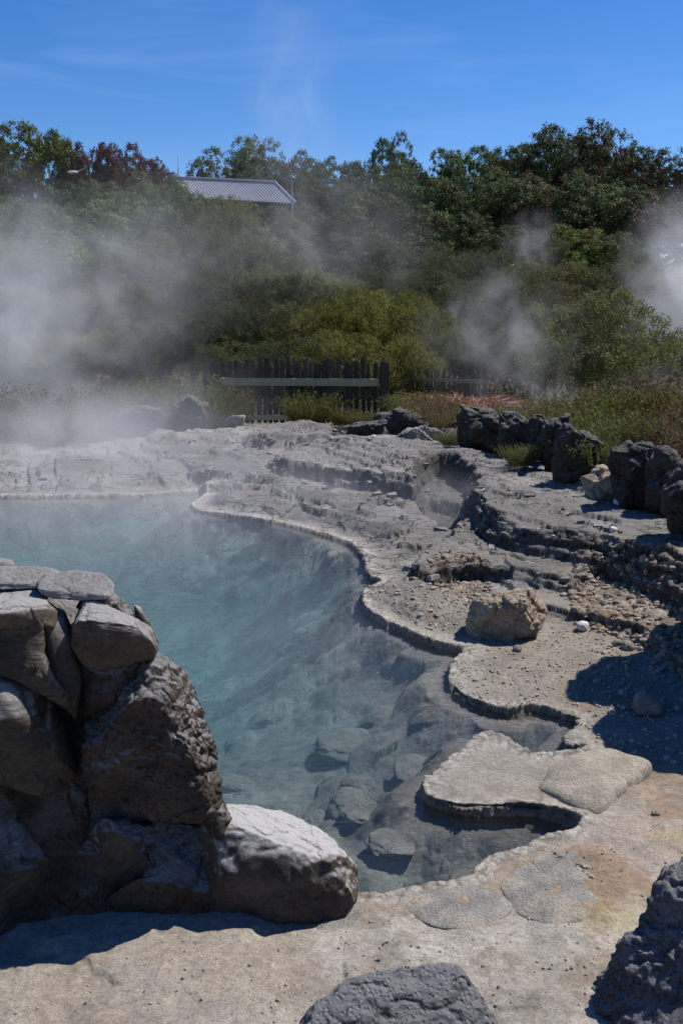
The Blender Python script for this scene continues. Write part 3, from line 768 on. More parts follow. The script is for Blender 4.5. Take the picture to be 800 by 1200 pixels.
wr([(37,683),(50,671),(90,666),(118,672),(131,684),(128,694),(96,704),(62,703),(42,695)], -0.02, 0.19, M_CAP, 11, planes=[(0.12, -0.45, 1, 0.24, 0.95), (0, -1, -0.2, 0.9, 0.9)], amp=0.03, facet=0.02, rough=0.005, lvl=5, p=0.5, label="smooth oval pale cap stone")
wr([(98,692),(124,690),(140,702),(160,722),(150,738),(110,730),(92,712)], 0.08, 0.16, M_PUMICE, 12, amp=0.02, lvl=5, rough=0.012)
wr([(157,708),(165,711),(177,731),(176,742),(166,742),(158,724)], 0.06, 0.035, M_WALLROCK, 13, amp=0.006, lvl=4)
wr([(88,722),(93,703),(105,702),(128,712),(152,724),(176,736),(183,752),(177,768),(148,777),(118,782),(98,776),(88,756)], -0.12, 0.20, M_WALLROCK, 14, cuts=3, facet=0.02, rough=0.005, amp=0.03, lvl=6, p=0.5, planes=[(0.1, -0.4, 1, 0.62, 0.9), (0.0, -1, -0.15, 0.62, 0.9)], label="angular block under the cap stones")
wr([(46,706),(76,716),(92,750),(98,800),(90,845),(70,822),(52,780),(46,740)], -0.05, 0.14, M_WALLROCK, 15, amp=0.015, lvl=5)
wr([(92,780),(180,762),(184,800),(140,830),(100,840)], 0.02, 0.2, M_PUMICE, 17, amp=0.03, lvl=5, rough=0.01)
wr([(112,815),(126,795),(150,782),(182,768),(214,784),(234,818),(242,858),(254,908),(259,940),(236,962),(190,958),(148,942),(104,934),(100,888),(104,846)], -0.06, 0.30, M_PUMICE, 18, cuts=4, amp=0.045, lvl=7, p=0.55, rough=0.022, planes=[(-0.12, -1, -0.15, 0.75, 0.85), (0.9, -0.45, 0.25, 0.86, 0.6)], label="large pitted boulder with a bright crumbly flank")
wr([(78,900),(106,925),(112,965),(98,1000),(84,960),(74,930)], -0.02, 0.15, M_PUMICE, 19, amp=0.02, lvl=5)
wr([(98,964),(118,950),(150,956),(172,980),(178,1010),(168,1046),(130,1066),(96,1040),(92,1000)], -0.10, 0.20, M_WALLROCK, 20, cuts=4, amp=0.04, lvl=6, p=0.5, rough=0.01, facet=0.03, planes=[(0, -1, -0.2, 0.6, 0.85)], label="rust brown cracked rock")
wr([(150,962),(190,958),(240,964),(262,984),(268,1030),(262,1092),(200,1098),(150,1090),(120,1066),(160,1040),(172,1000)], -0.07, 0.27, M_PUMICE, 21, cuts=4, amp=0.05, lvl=6, p=0.55, rough=0.016, planes=[(0, -1, -0.3, 0.75, 0.8)])
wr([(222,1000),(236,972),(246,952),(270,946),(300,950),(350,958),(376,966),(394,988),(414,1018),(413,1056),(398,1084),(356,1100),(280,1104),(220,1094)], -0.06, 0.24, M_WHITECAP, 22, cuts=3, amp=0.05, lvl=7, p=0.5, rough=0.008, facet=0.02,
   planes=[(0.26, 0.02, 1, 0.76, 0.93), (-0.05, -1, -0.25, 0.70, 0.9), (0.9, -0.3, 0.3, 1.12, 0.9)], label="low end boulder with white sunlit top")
wr([(-80,1060),(20,1056),(90,1048),(130,1070),(140,1110),(-80,1125)], -0.02, 0.26, M_PUMICE, 23, amp=0.03, lvl=5)
wr([(244,936),(262,940),(272,960),(262,990),(244,980),(236,955)], -0.14, 0.09, M_PUMICE, 24, amp=0.015, lvl=5, rough=0.01, label="small ochre stained wedge stone")

# free standing rocks
px_rock("foreground_rock", [(352,1205),(372,1180),(392,1166),(400,1156),(436,1146),(470,1137),(528,1133),(560,1143),(584,1165),(594,1190),(596,1240),(590,1290),(350,1290)], 2.42, 0.26, M_SCORIA, 31, cuts=3,
        label="rough grey rock cut off by the bottom frame edge", amp=0.015, lvl=7, p=0.5, rough=0.014, planes=[(0.1, -0.8, 1, 0.62, 0.9)], freq=5)
px_rock("foreground_rock", [(684,1206),(700,1168),(715,1140),(738,1110),(756,1080),(768,1052),(780,1026),(800,1017),(860,1008),(930,1020),(960,1300),(680,1320)], 2.72, 0.34, M_SCORIA, 32, cuts=4,
        label="tall dark grey pitted rock at the lower right corner", amp=0.05, lvl=7, p=0.5, rough=0.022, planes=[(-0.7, -0.6, 0.6, 0.66, 0.8)], freq=5, facet=0.03)
px_rock("boulder", [(549,722),(560,707),(580,700),(604,696),(619,692),(624,702),(634,712),(634,728),(618,750),(596,757),(566,757),(552,744)], P(590, 752, 0)[1] + 0.16, 0.20, M_BOULDER, 33,
        label="tan brown knobbly boulder standing alone on the pale sinter shelf", cat="boulder", cuts=4, amp=0.07, lvl=7, p=0.68, rough=0.020, facet=0.05, freq=6, planes=[(-0.1, -0.9, -0.25, 0.72, 0.9)])
px_rock("boulder", [(740,826),(744,812),(755,808),(766,812),(778,826),(776,838),(758,842),(744,838)], P(758, 840, 0)[1] + 0.08, 0.10, M_SLAB, 34,
        label="smooth grey cobble in the shadow at the right edge", cat="boulder", amp=0.012, lvl=5)
px_rock("pebble", [(221,1106),(226,1102),(236,1102),(241,1107),(238,1114),(225,1114)], P(231, 1114, 0)[1], 0.022, M_SLAB, 35,
        label="small round stone at the shadow edge below the boulder wall", cat="stone", amp=0.003, lvl=4, freq=20)
px_rock("pebble", [(560,1142),(566,1138),(572,1140),(573,1147),(567,1150),(561,1148)], P(567, 1149, 0)[1], 0.014, M_BOULDER, 36,
        label="tiny brown stone just above the rough grey foreground rock", cat="stone", amp=0.003, lvl=4, freq=20)

def slab(name, px, z0, h, mat, seed, label, dome=0.0, lvl=6, cat="slab"):
    """low slab lying on the ground: plan outline traced at its own level, real thickness"""
    pl = catmull([P(x, y, z0 + h * 0.6)[:2] for x, y in px], 3)
    c = (pl.min(0) + pl.max(0)) / 2
    v, f = ico(lvl)
    th = np.arctan2(v[:, 1], v[:, 0]); rho = np.hypot(v[:, 0], v[:, 1])
    o = pl - c; A = np.arctan2(o[:, 1], o[:, 0]); Rr = np.hypot(o[:, 0], o[:, 1]); k = np.argsort(A)
    R = np.interp(th, A[k], Rr[k], period=2 * math.pi)
    rr = R * np.minimum(1, rho * 1.0) ** (0.5 if dome == 0 else 0.65)
    Z = np.where(v[:, 2] > 0, h * v[:, 2] ** (0.25 if dome == 0 else 0.6), -0.05 * np.abs(v[:, 2]) ** 0.3)
    pts = np.stack([rr * np.cos(th), rr * np.sin(th), Z], 1)
    wsp = fbm(pts[:, 0] * 9, pts[:, 1] * 9, pts[:, 2] * 9, 4, seed)
    pts[:, :2] *= (1 + (0.04 * wsp + 0.05 * vnoise(np.cos(th) * 2.2 + seed, np.sin(th) * 2.2, 0 * th, seed)) * sm(0.3, 0.9, rho))[:, None]
    pts[:, 2] += h * 0.35 * fbm(pts[:, 0] * 4, pts[:, 1] * 4, 0 * wsp, 4, seed + 1) * (v[:, 2] > 0)
    me = mesh_np(name, pts, f, mat)
    ob = link(name, me, None, (c[0], c[1], z0)); tag(ob, label, cat)
    return ob
slab("paving_slab", [(462,1054),(486,1045),(530,1038),(572,1040),(600,1062),(584,1082),(548,1090),(510,1086),(480,1072)], -0.003, 0.018, M_SLAB, 41, "speckled grey flat slab set in the sinter at the near shore")
slab("paving_slab", [(585,1040),(600,1022),(630,1008),(662,1010),(690,1035),(697,1060),(680,1078),(640,1084),(606,1070)], 0.0, 0.018, M_SLAB, 42, "grey flat slab right of the speckled one, half sunk in tan ground")
slab("paving_slab", [(628,1000),(650,994),(680,1000),(696,1022),(690,1030),(662,1008)], 0.004, 0.016, M_SLAB, 43, "narrow grey sliver of slab on the tan ground by the near shore", lvl=5)
slab("paving_slab", [(368,1098),(384,1070),(414,1056),(428,1066),(412,1090),(388,1104)], -0.004, 0.016, M_SLAB, 44, "small grey slab at the foot of the white-topped end rock", lvl=5)
slab("rounded_slab", [(626,918),(640,902),(668,884),(700,877),(734,884),(762,894),(744,912),(722,930),(704,945),(676,944),(644,930)], -0.01, 0.085, M_TANSLAB, 45, "thick rounded sinter slab with a dark front edge beside the near cove", dome=1)

# rocks along the back right
def xm_(px): return sum(x for x, y in px) / len(px)
def back(px, zb, thick, seed, label, mat=M_DARKROCK, **kw):
    ymax = max(y for x, y in px); xm = sum(x for x, y in px) / len(px)
    Yb = P(xm, ymax - 2, zb)[1] + thick * 0.4
    kw.setdefault('lvl', 6); px = [(xm_(px) + (x_ - xm_(px)) * 1.18, y_) for x_, y_ in px]; kw.setdefault('amp', 0.11); kw.setdefault('facet', 0.12); kw.setdefault('cuts', 5); kw.setdefault('rough', 0.016)
    kw.setdefault('planes', [(0.15, -1, -0.1, 0.55, 0.85)])
    return px_rock("rock", px, Yb, thick, mat, seed, label=label, group="dark rocks edging the terrace", freq=4.5, p=0.62, **kw)
back([(542,490),(546,479),(570,477),(580,488),(586,510),(584,532),(546,532),(541,510)], 0.42, 0.22, 51, "tall square dark rock at the left end of the rock row near red ferns")
back([(585,510),(590,490),(602,487),(618,492),(620,510),(616,540),(590,540)], 0.42, 0.2, 52, "rounded dark rock right next to the square one")
back([(618,500),(626,490),(642,492),(646,510),(640,542),(622,540)], 0.42, 0.18, 53, "small upright dark rock behind the green tuft on the terrace")
back([(636,520),(640,494),(652,484),(664,490),(666,515),(658,550),(640,552)], 0.42, 0.2, 54, "pointed dark rock standing mid row with a dry stem on top")
back([(655,520),(668,500),(684,508),(698,516),(700,535),(712,556),(690,568),(656,560)], 0.42, 0.24, 55, "broad sloping dark rock with a pale orange chip on its shoulder")
back([(724,560),(727,530),(738,517),(752,516),(768,528),(778,548),(782,590),(730,596)], 0.42, 0.24, 56, "big black dome shaped rock at the right frame side")
back([(760,560),(772,534),(788,532),(794,548),(796,600),(764,606)], 0.42, 0.2, 57, "lumpy grey rock leaning on the black dome shaped one")
back([(782,580),(790,552),(810,545),(850,560),(870,600),(860,640),(790,622)], 0.42, 0.28, 58, "rusty dark rock cut by the right frame edge")
back([(688,562),(706,550),(728,550),(736,566),(728,590),(694,586)], 0.40, 0.16, 59, "low brown mossy rock in the rock row gap", mat=M_BOULDER)
back([(884,640),(900,600),(960,600),(1000,660),(980,720),(900,715)], 0.4, 0.4, 61, "dark rock beyond the right frame edge")
# left of the terrace, by the fence
back([(408,512),(414,500),(430,494),(446,497),(446,514),(420,518)], 0.25, 0.25, 62, "low dark rock at the left of the pile before the fence end")
back([(438,500),(446,486),(466,482),(482,486),(498,496),(498,508),(470,514),(444,512)], 0.25, 0.3, 63, "largest craggy rock of the pile before the fence end")
back([(480,508),(498,500),(512,506),(514,518),(484,520)], 0.28, 0.2, 64, "pale rounded rock at the right of the pile before the fence end", mat=M_SLAB, facet=0.0)
back([(412,516),(436,510),(446,516),(438,524),(414,524)], 0.3, 0.15, 65, "flat white stone low in the pile before the fence end", mat=M_WHITE, facet=0.0)
back([(452,515),(484,503),(506,512),(504,524),(456,526)], 0.3, 0.2, 66, "grey weathered rock in front of the craggy one", mat=M_SLAB)
back([(264,497),(268,490),(284,488),(287,497),(282,502),(268,502)], 0.3, 0.2, 67, "squarish grey block at the foot of the fence left end", mat=M_SLAB, lvl=5)
back([(196,505),(204,474),(222,466),(238,476),(242,500),(226,510)], 0.2, 0.4, 68, "upright dark rock half lost in steam left of the fence")
back([(116,506),(124,484),(150,476),(182,480),(198,502),(160,510)], 0.2, 0.4, 69, "broad dark rock deep in the steam left of the fence")
# off to the right, unseen: two rocks added and shaped to shade the shelf
def shadow_caster(x, y, sx, sy, h, sd_, label):
    v, f = ico(6)
    pts = np.sign(v) * np.abs(v) ** 0.7 * [sx, sy, h / 2]; pts[:, 2] += h / 2
    f1, f2, idv = cell(pts[:, 0] * 3, pts[:, 1] * 3, pts[:, 2] * 3, 711 + sd_)
    tz = np.clip(pts[:, 2] / h, 0, 1)[:, None]; pts[:, :2] *= 1 - 0.55 * tz ** 1.5 * (sd_ == 1); pts[:, 0] -= 0.28 * tz[:, 0] ** 2 * (sd_ == 1)
    pts += v * (0.10 * fbm(pts[:, 0] * 3 + sd_, pts[:, 1] * 3, pts[:, 2] * 3, 5, 71) - 0.12 * (f1 - 0.4))[:, None]
    ob = link("boulder", mesh_np("boulder", pts, f, M_DARKROCK), None, (x, y, -0.1)); tag(ob, label, "boulder")
shadow_caster(2.82, 6.05, 0.60, 0.55, 2.15, 1, "tall dark shadow caster, a rock added just beyond the right frame edge")
shadow_caster(2.50, 5.10, 0.62, 0.55, 1.45, 2, "lower dark shadow caster, a rock added beyond the right frame edge, nearer than the tall one")
px_rock("boulder", [(776,778),(782,748),(800,728),(850,722),(880,760),(870,820),(800,815)], 6.7, 0.35, M_DARKROCK, 72, label="dark rock cut by the right frame edge above the shaded shelf", cat="boulder", lvl=6, amp=0.05, facet=0.05, p=0.5)
px_rock("crevice_rock", [(724,866),(738,860),(758,862),(764,874),(748,876),(730,874)], P(745, 868, 0)[1] + .08, 0.06, M_BOULDER, 73, label="small brown ledge stone over the dark crevice behind the rounded slab", cat="rock", lvl=5, amp=0.01, freq=12)

# white and grey stones one can pick out
def small_stone(px, py, r, z, mat, seed, label, sq=(1, 0.8, 0.7), cat="stone"):
    c = P(px, py, z); v, f = ico(3)
    d = 1 + 0.28 * fbm(v[:, 0] * 1.6 + seed, v[:, 1] * 1.6, v[:, 2] * 1.6, 3, seed)
    me = mesh_np("stone", v * d[:, None] * np.array(sq) * r, f, mat, False)
    ob = link("stone", me, None, (c[0], c[1], z + r * 0.3), (0, 0, seed)); tag(ob, label, cat); return ob
small_stone(682, 736, 0.05, 0.02, M_WHITE, 1, "white angular stone at the foot of the low ridge")
small_stone(779, 690, 0.055, 0.16, M_WHITE, 2, "upper of two white stones on the brown rubble slope")
small_stone(787, 696, 0.05, 0.15, M_WHITE, 3, "lower of two white stones on the brown rubble slope")
small_stone(722, 756, 0.04, 0.0, M_SLAB, 4, "grey stone first of the few along the ridge foot")
small_stone(735, 760, 0.05, 0.0, M_SLAB, 5, "larger grey stone along the ridge foot, next to the shadow")
small_stone(724, 590, 0.05, 0.45, M_WHITE, 6, "pale stone on the upper terrace near the low brown mossy rock")
small_stone(718, 622, 0.035, 0.45, M_WHITE, 7, "light stone perched near the edge of the upper terrace")
small_stone(726, 624, 0.028, 0.45, M_BOULDER, 8, "tan stone beside the light one on the upper terrace")
small_stone(672, 946, 0.03, 0.0, M_BOULDER, 9, "brown pebble at the front of the rounded sinter slab")
small_stone(768, 955, 0.022, 0.0, M_BOULDER, 10, "grey pebble on the tan ground right of the rounded slab")
small_stone(606, 762, 0.035, 0.0, M_SLAB, 11, "small grey stone at the foot of the tan boulder")
small_stone(484, 1118, 0.016, 0.0, M_WHITE, 12, "white chip on the tan ground above the foreground rock")

# submerged rocks
def sunk(px, z, thick, seed, label, w):
    pl = [P(x, y, z)[:2] for x, y in px]; pl = np.array(pl); c = (pl.min(0) + pl.max(0)) / 2; s = (pl.max(0) - pl.min(0)) / 2
    v, f = ico(5)
    d = 1 + 0.32 * fbm(v[:, 0] * 1.5 + seed, v[:, 1] * 1.5, v[:, 2] * 1.5, 4, seed)
    pts = np.sign(v) * np.abs(v) ** 0.9 * d[:, None] * np.array([s[0], s[1], thick * 0.8])
    pts += v * (0.02 * fbm(pts[:, 0] * 9, pts[:, 1] * 9, pts[:, 2] * 9 + seed, 4, seed))[:, None]
    g_ = gz(c[0], c[1])
    me = mesh_np("submerged_rock", pts, f, M_BEDROCK); ob = link("submerged_rock", me, None, (c[0], c[1], min(g_ + thick * 0.1, WZ - thick - 0.015)))
    tag(ob, label, "rock", "rocks under the clear pool water")
sunk([(386,920),(436,950)], -0.2, 0.08, 81, "round dark rock under water, the most distinct one", 0)
sunk([(400,898),(440,916)], -0.2, 0.06, 82, "flatter rock under water right behind the round one", 0)
sunk([(322,914),(356,944)], -0.2, 0.06, 83, "rock under water left of the round one", 0)
sunk([(354,930),(384,950)], -0.2, 0.05, 84, "small rock under water between the left one and the round one", 0)
sunk([(400,940),(446,968)], -0.2, 0.04, 85, "flat slab under water in front of the round rock", 0)
sunk([(300,906),(380,926)], -0.22, 0.05, 86, "long pale rock under water above the left one", 0)
sunk([(370,850),(450,880)], -0.3, 0.08, 87, "long dark rock under water in the middle of the pool", 0)
sunk([(462,890),(520,930)], -0.22, 0.03, 88, "dark rock under water left of the sinter lobe", 0)
sunk([(576,838),(640,858)], -0.2, 0.03, 89, "rock under water in the upper cove", 0)
sunk([(500,975),(560,1000)], -0.2, 0.03, 90, "rock under water inside the near cove", 0)
sunk([(430,985),(490,1020)], -0.2, 0.03, 91, "wide dark rock under water near the flat speckled slab", 0)
sunk([(240,880),(300,900)], -0.3, 0.07, 92, "blue tinted rock under water beside the pitted boulder", 0)

# loose grit: pebbles on the shelf, rubble on the slope
def scatter(name, poly, n, r0, r1, mat, seed, label, z=None, kinds=6):
    g_ = np.random.default_rng(seed)
    lo, hi = poly.min(0), poly.max(0)
    pts = g_.uniform(lo, hi, (n * 3, 2)); ins = sdist(poly, pts[:, 0], pts[:, 1]) > -0.02; pts = pts[ins][:n]
    zz = height(pts[:, 0], pts[:, 1], False)
    ok = zz > WZ + 0.010; pts = pts[ok]; zz = zz[ok]
    v, f = ico(1); V_, F_ = [], []
    for i in range(len(pts)):
        r = r0 * (r1 / r0) ** (g_.random() ** 3.2)
        q_ = v * (1 + g_.uniform(-0.3, 0.3, (len(v), 1))) * (r * g_.uniform(0.7, 1.2), r * g_.uniform(0.7, 1.2), r * g_.uniform(0.6, 1.0))
        a = g_.random() * 6.28; ca, sa = math.cos(a), math.sin(a)
        q_ = np.stack([q_[:, 0] * ca - q_[:, 1] * sa, q_[:, 0] * sa + q_[:, 1] * ca, q_[:, 2]], 1)
        V_.append(q_ + [pts[i, 0], pts[i, 1], zz[i] + r * 0.3]); F_.append(f + i * len(v))
    me = mesh_np(name, np.concatenate(V_), np.concatenate(F_), mat, False)
    tag(link(name, me), label, None, kind='stuff')
def area(px, z): return catmull([P(x, y, z)[:2] for x, y in px], 1)
scatter("gravel", area([(520,760),(560,740),(640,735),(700,745),(770,765),(800,790),(800,880),(700,900),(600,830),(540,810)], 0), 2600, 0.0025, 0.014, M_PEBBLE, 101, "pale gravel strewn over the sinter shelf")
scatter("rubble", RUBBLE2, 3600, 0.003, 0.036, M_RUBBLE, 102, "brown rubble on the slope between the ledges")
scatter("rubble", RUBBLE, 900, 0.003, 0.028, M_RUBBLE, 103, "ochre rubble heaped at the end of the middle ledge")
scatter("gravel", area([(700,760),(760,755),(800,775),(820,900),(720,880),(690,800)], 0), 400, 0.004, 0.028, M_PEBBLE, 104, "grey gravel in the shaded corner")
scatter("grit", area([(360,1100),(560,1060),(700,990),(800,960),(900,1000),(800,1200),(560,1220),(380,1240),(100,1250),(0,1180),(200,1120)], 0), 1500, 0.0015, 0.007, M_PEBBLE, 105, "fine grit on the near tan ground")
scatter("gravel", area([(560,600),(800,668),(800,600),(700,560),(600,540),(520,530)], 0.42), 900, 0.003, 0.022, M_PEBBLE, 106, "grey gravel on the upper terrace")
scatter("gravel", area([(430,700),(500,740),(560,740),(570,700),(520,690),(480,700)], 0), 500, 0.005, 0.022, M_PEBBLE, 107, "gravel around the dark mound at the shore")

# angular plates broken off the ledges
def clasts(n, seed):
    g_ = np.random.default_rng(seed); V_, F_ = [], []
    x = g_.uniform(-4.5, 4.5, n * 14); y = g_.uniform(6.2, 17, n * 14)
    z, dl, sU, sM, sR, g, sA, sB = height(x, y)
    e = np.minimum(np.minimum(np.abs(sU + 0.02), np.abs(sM + 0.02)), np.minimum(np.abs(sA + .02), np.abs(sB + .02)))
    pr = (0.03 + np.exp(-(e / 0.09) ** 2)) * (dl > 0.25) * (np.abs(x / y) < 0.38)
    k = np.nonzero(g_.random(len(x)) < pr)[0][:n]
    v = np.array([(a, b, c) for a in (-1, 1) for b in (-1, 1) for c in (-1, 1)], float)
    v = np.concatenate([v, [(0, 0, 1.15), (1.2, 0, 0), (-1.2, 0, 0)]])
    f = np.array([(0, 1, 3), (0, 3, 2), (4, 6, 7), (4, 7, 5), (0, 4, 5), (0, 5, 1), (2, 3, 7), (2, 7, 6), (0, 2, 6), (0, 6, 4), (1, 5, 8), (5, 7, 8), (7, 3, 8), (3, 1, 8)])
    for i, q in enumerate(k):
        r = 0.006 * (7.5 ** (g_.random() ** 2.6))
        p_ = v[:] * (1 + g_.uniform(-0.35, 0.35, (len(v), 3))) * [r * g_.uniform(0.7, 1.5), r, r * g_.uniform(0.25, 0.7)]
        M_ = Matrix.Rotation(g_.random() * 6.28, 3, 'Z') @ Matrix.Rotation(g_.normal() * 0.25, 3, 'X')
        p_ = p_ @ np.array(M_).T
        V_.append(p_ + [x[q], y[q], z[q] + r * 0.12]); F_.append(f + i * len(v))
    o = link("broken_plates", mesh_np("broken_plates", np.concatenate(V_), np.concatenate(F_), M_CLAST, False))
    tag(o, "broken grey plates and chips along the terrace ledges", None, kind='stuff')
clasts(900, 120)

# ------------------------------------------------------------------ plants
def leaf_quads(c, nrm_, up, L, W_):
    """c (n,3) centres; returns verts, faces for n quads"""
    side = np.cross(nrm_, up); side /= np.linalg.norm(side, axis=1, keepdims=True) + 1e-9
    ax = np.cross(side, nrm_)
    L = L[:, None]; W_ = W_[:, None]
    v = np.stack([c - ax * L * 0.5, c + side * W_ * 0.5, c + ax * L * 0.5, c - side * W_ * 0.5], 1)
    n = len(c)
    return v.reshape(-1, 3), np.arange(n * 4).reshape(n, 4)
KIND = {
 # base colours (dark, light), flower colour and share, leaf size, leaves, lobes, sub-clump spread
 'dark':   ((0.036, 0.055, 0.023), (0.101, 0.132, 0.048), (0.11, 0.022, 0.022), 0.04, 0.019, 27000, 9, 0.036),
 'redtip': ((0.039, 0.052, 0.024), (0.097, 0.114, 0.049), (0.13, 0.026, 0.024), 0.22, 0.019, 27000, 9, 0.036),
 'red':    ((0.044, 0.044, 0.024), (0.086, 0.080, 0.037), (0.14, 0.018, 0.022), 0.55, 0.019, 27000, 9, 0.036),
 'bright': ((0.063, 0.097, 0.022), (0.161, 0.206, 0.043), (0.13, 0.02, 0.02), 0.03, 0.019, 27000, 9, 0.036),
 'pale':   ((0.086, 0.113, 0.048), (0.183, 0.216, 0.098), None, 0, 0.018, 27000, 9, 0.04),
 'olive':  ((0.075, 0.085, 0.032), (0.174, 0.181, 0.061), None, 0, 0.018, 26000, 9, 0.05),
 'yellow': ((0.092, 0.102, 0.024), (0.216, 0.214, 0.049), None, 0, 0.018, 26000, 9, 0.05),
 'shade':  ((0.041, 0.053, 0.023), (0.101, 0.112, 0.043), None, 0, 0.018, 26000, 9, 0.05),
}
def crown_mesh(kind, seed):
    d, l, fl, fs, ls, nl, nlob, spr = KIND[kind]
    g = np.random.default_rng(seed)
    fine = kind in ('olive', 'yellow', 'shade')
    # unit tree: height 1, crown spans z 0.12..1, half width 0.5
    lob = []
    ez = 0.40 if not fine else 0.46; cz = 1.0 - ez - 0.02
    for i in range(nlob):            # main domes, spread evenly round the head of the tree
        a_ = i * 2.399 + g.uniform(-.4, .4); zz = 1 - (i + 0.5) / nlob * 1.25 + g.uniform(-.1, .1)
        zz = min(max(zz, -0.5), 0.93); rr = math.sqrt(1 - zz * zz)
        R = g.uniform(0.15, 0.22); k_ = 1 - R * 1.75
        lob.append((rr * math.cos(a_) * 0.5 * k_ * 1.15, rr * math.sin(a_) * 0.5 * k_ * 1.15, cz + zz * ez * (1 - R * 1.6), R))
    for i in range(7):               # smaller side tufts
        dd = unit(g.normal(size=3)); dd[2] = max(dd[2], -0.6); R = g.uniform(0.07, 0.11)
        lob.append((dd[0] * 0.43, dd[1] * 0.43, cz + dd[2] * ez * 0.8, R))
    lob.append((0, 0, cz - 0.05, 0.22)); lob.append((0.1, 0.08, cz - 0.24, 0.2)); lob.append((-0.1, 0.0, cz - 0.26, 0.2))
    lob = np.array(lob)
    nsub = 760
    pw = lob[:, 3] ** 2; li = g.choice(len(lob), nsub, p=pw / pw.sum())
    dv = unit(g.normal(size=(nsub, 3)) + [0, 0, 0.3])
    sc_ = lob[li, :3] + dv * lob[li, 3:4] * g.uniform(0.86, 1.04, (nsub, 1)) * [1.0, 1.0, 0.9]
    keep = sc_[:, 2] > 0.05
    sc_ = sc_[keep]; dv = dv[keep]; nsub = len(sc_)
    si = g.integers(0, nsub, nl)
    if fine:
        t = g.random((nl, 1))
        grow = unit(dv[si] + [0, 0, 0.9] + g.normal(size=(nl, 3)) * 0.55)
        c = sc_[si] + grow * (t - 0.3) * 0.06 + g.normal(size=(nl, 3)) * spr * 0.30
        nn = unit(g.normal(size=(nl, 3)) + SV * 0.2); up = grow
        L = ls * g.uniform(0.7, 1.5, nl); W_ = L * 0.42
    else:
        off = g.normal(size=(nl, 3)) * spr * 0.5 * [1, 1, 0.6]
        c = sc_[si] + off
        nn = unit(unit(off + dv[si] * spr * 0.9) + g.normal(size=(nl, 3)) * 0.55 + [0, 0, 0.35]); up = unit(g.normal(size=(nl, 3)))
        L = ls * g.uniform(0.7, 1.35, nl); W_ = L * 0.62
    v, f = leaf_quads(c, nn, up, L, W_)
    lt = g.uniform(-0.35, 0.35, len(lob))[li[keep]][si]
    tone = np.clip(lt + g.random(nl) * 0.55 + 0.45 * g.random(nsub)[si], 0, 1)[:, None]
    col = np.array(d) * (1 - tone) + np.array(l) * tone
    if fl is not None:
        hot = g.random(nsub) < min(1, fs * 1.5); isf = hot[si] & (g.random(nl) < 0.66)
        col[isf] = np.array(fl) * g.uniform(0.5, 1.2, (isf.sum(), 1))
    if fine:
        br = g.random(nl) < 0.10; col[br] = np.array([0.12, 0.085, 0.05]) * g.uniform(0.6, 1.2, (br.sum(), 1))
    return mesh_np("crown_" + kind, v, f, M_FINE if fine else M_LEAF, False, np.repeat(col, 4, 0))
def tube(bm, a, b, r0, r1, n=7):
    a = Vector(a); b = Vector(b); d = (b - a).normalized()
    s = d.orthogonal().normalized(); t = d.cross(s)
    ra = [bm.verts.new(a + (s * math.cos(k * 6.2832 / n) + t * math.sin(k * 6.2832 / n)) * r0) for k in range(n)]
    rb = [bm.verts.new(b + (s * math.cos(k * 6.2832 / n) + t * math.sin(k * 6.2832 / n)) * r1) for k in range(n)]
    for k in range(n): bm.faces.new((ra[k], ra[(k + 1) % n], rb[(k + 1) % n], rb[k]))
    bm.faces.new(ra[::-1]); bm.faces.new(rb)
def trunk_mesh(seed, multi=False):
    g = random.Random(seed); bm = bmesh.new()
    stems = 4 if multi else 1
    for s in range(stems):
        a = g.random() * 6.28; lean = 0.25 if multi else 0.05
        p = Vector((0.02 * math.cos(a), 0.02 * math.sin(a), -0.08)); r = 0.014 if multi else 0.028
        dirv = Vector((lean * math.cos(a), lean * math.sin(a), 1)).normalized()
        for k in range(5):
            q_ = p + dirv * 0.15; tube(bm, p, q_, r, r * 0.78); r *= 0.78
            if k >= 1:
                for j in range(2):
                    b_ = g.random() * 6.28
                    e = q_ + Vector((math.cos(b_) * 0.22, math.sin(b_) * 0.22, g.uniform(0.05, 0.2)))
                    mid = (q_ + e) / 2 + Vector((0, 0, 0.03)); tube(bm, q_, mid, r * 0.6, r * 0.42, 5); tube(bm, mid, e, r * 0.42, r * 0.18, 5)
            p = q_; dirv = (dirv + Vector((g.uniform(-.3, .3), g.uniform(-.3, .3), 0.1))).normalized()
    me = bpy.data.meshes.new("trunk"); bm.to_mesh(me); bm.free(); me.materials.append(M_BARK)
    return me
CROWN = {k: [crown_mesh(k, 200 + i * 17 + j) for j in range(3 if k in ('dark', 'olive', 'pale') else 2)] for i, k in enumerate(KIND)}
TRUNK = [trunk_mesh(300 + i) for i in range(3)]; BUSHY = [trunk_mesh(320 + i, True) for i in range(2)]
tcount = [0]
def tree(px, top, wpx, Y, kind, label, group, cat="tree", name=None, base=None):
    i = tcount[0]; tcount[0] += 1
    t = V(px, top, Y); gzv = base if base is not None else float(np.interp(Y, [0, 20, 27, 32, 38, 46, 54, 64, 90], [0, 0.05, 0.3, 0.7, 1.5, 2.8, 4.2, 5.6, 6.2])) - 0.05
    h = max((t[2] - gzv) * 0.97, 0.4); wm = 1.3 * wpx * Y / F
    rz = (i * 2.399) % 6.283
    fine = kind in ('olive', 'yellow', 'shade')
    nm = name or ("shrub" if fine else "tree")
    e = empty(nm, (t[0], Y, gzv), rz, (wm / 0.95, wm / 0.95, h / 1.0))
    tag(e, label, cat if name else ("shrub" if fine else "tree"), group)
    ms = CROWN[kind]
    link("trunk", (BUSHY if fine else TRUNK)[i % (2 if fine else 3)], e)
    link("crown", ms[i % len(ms)], e)
    return e
G1 = "trees along the skyline"; G2 = "trees on the upper slope"; G3 = "bushes on the middle slope"; G4 = "shrubs at the foot of the slope"
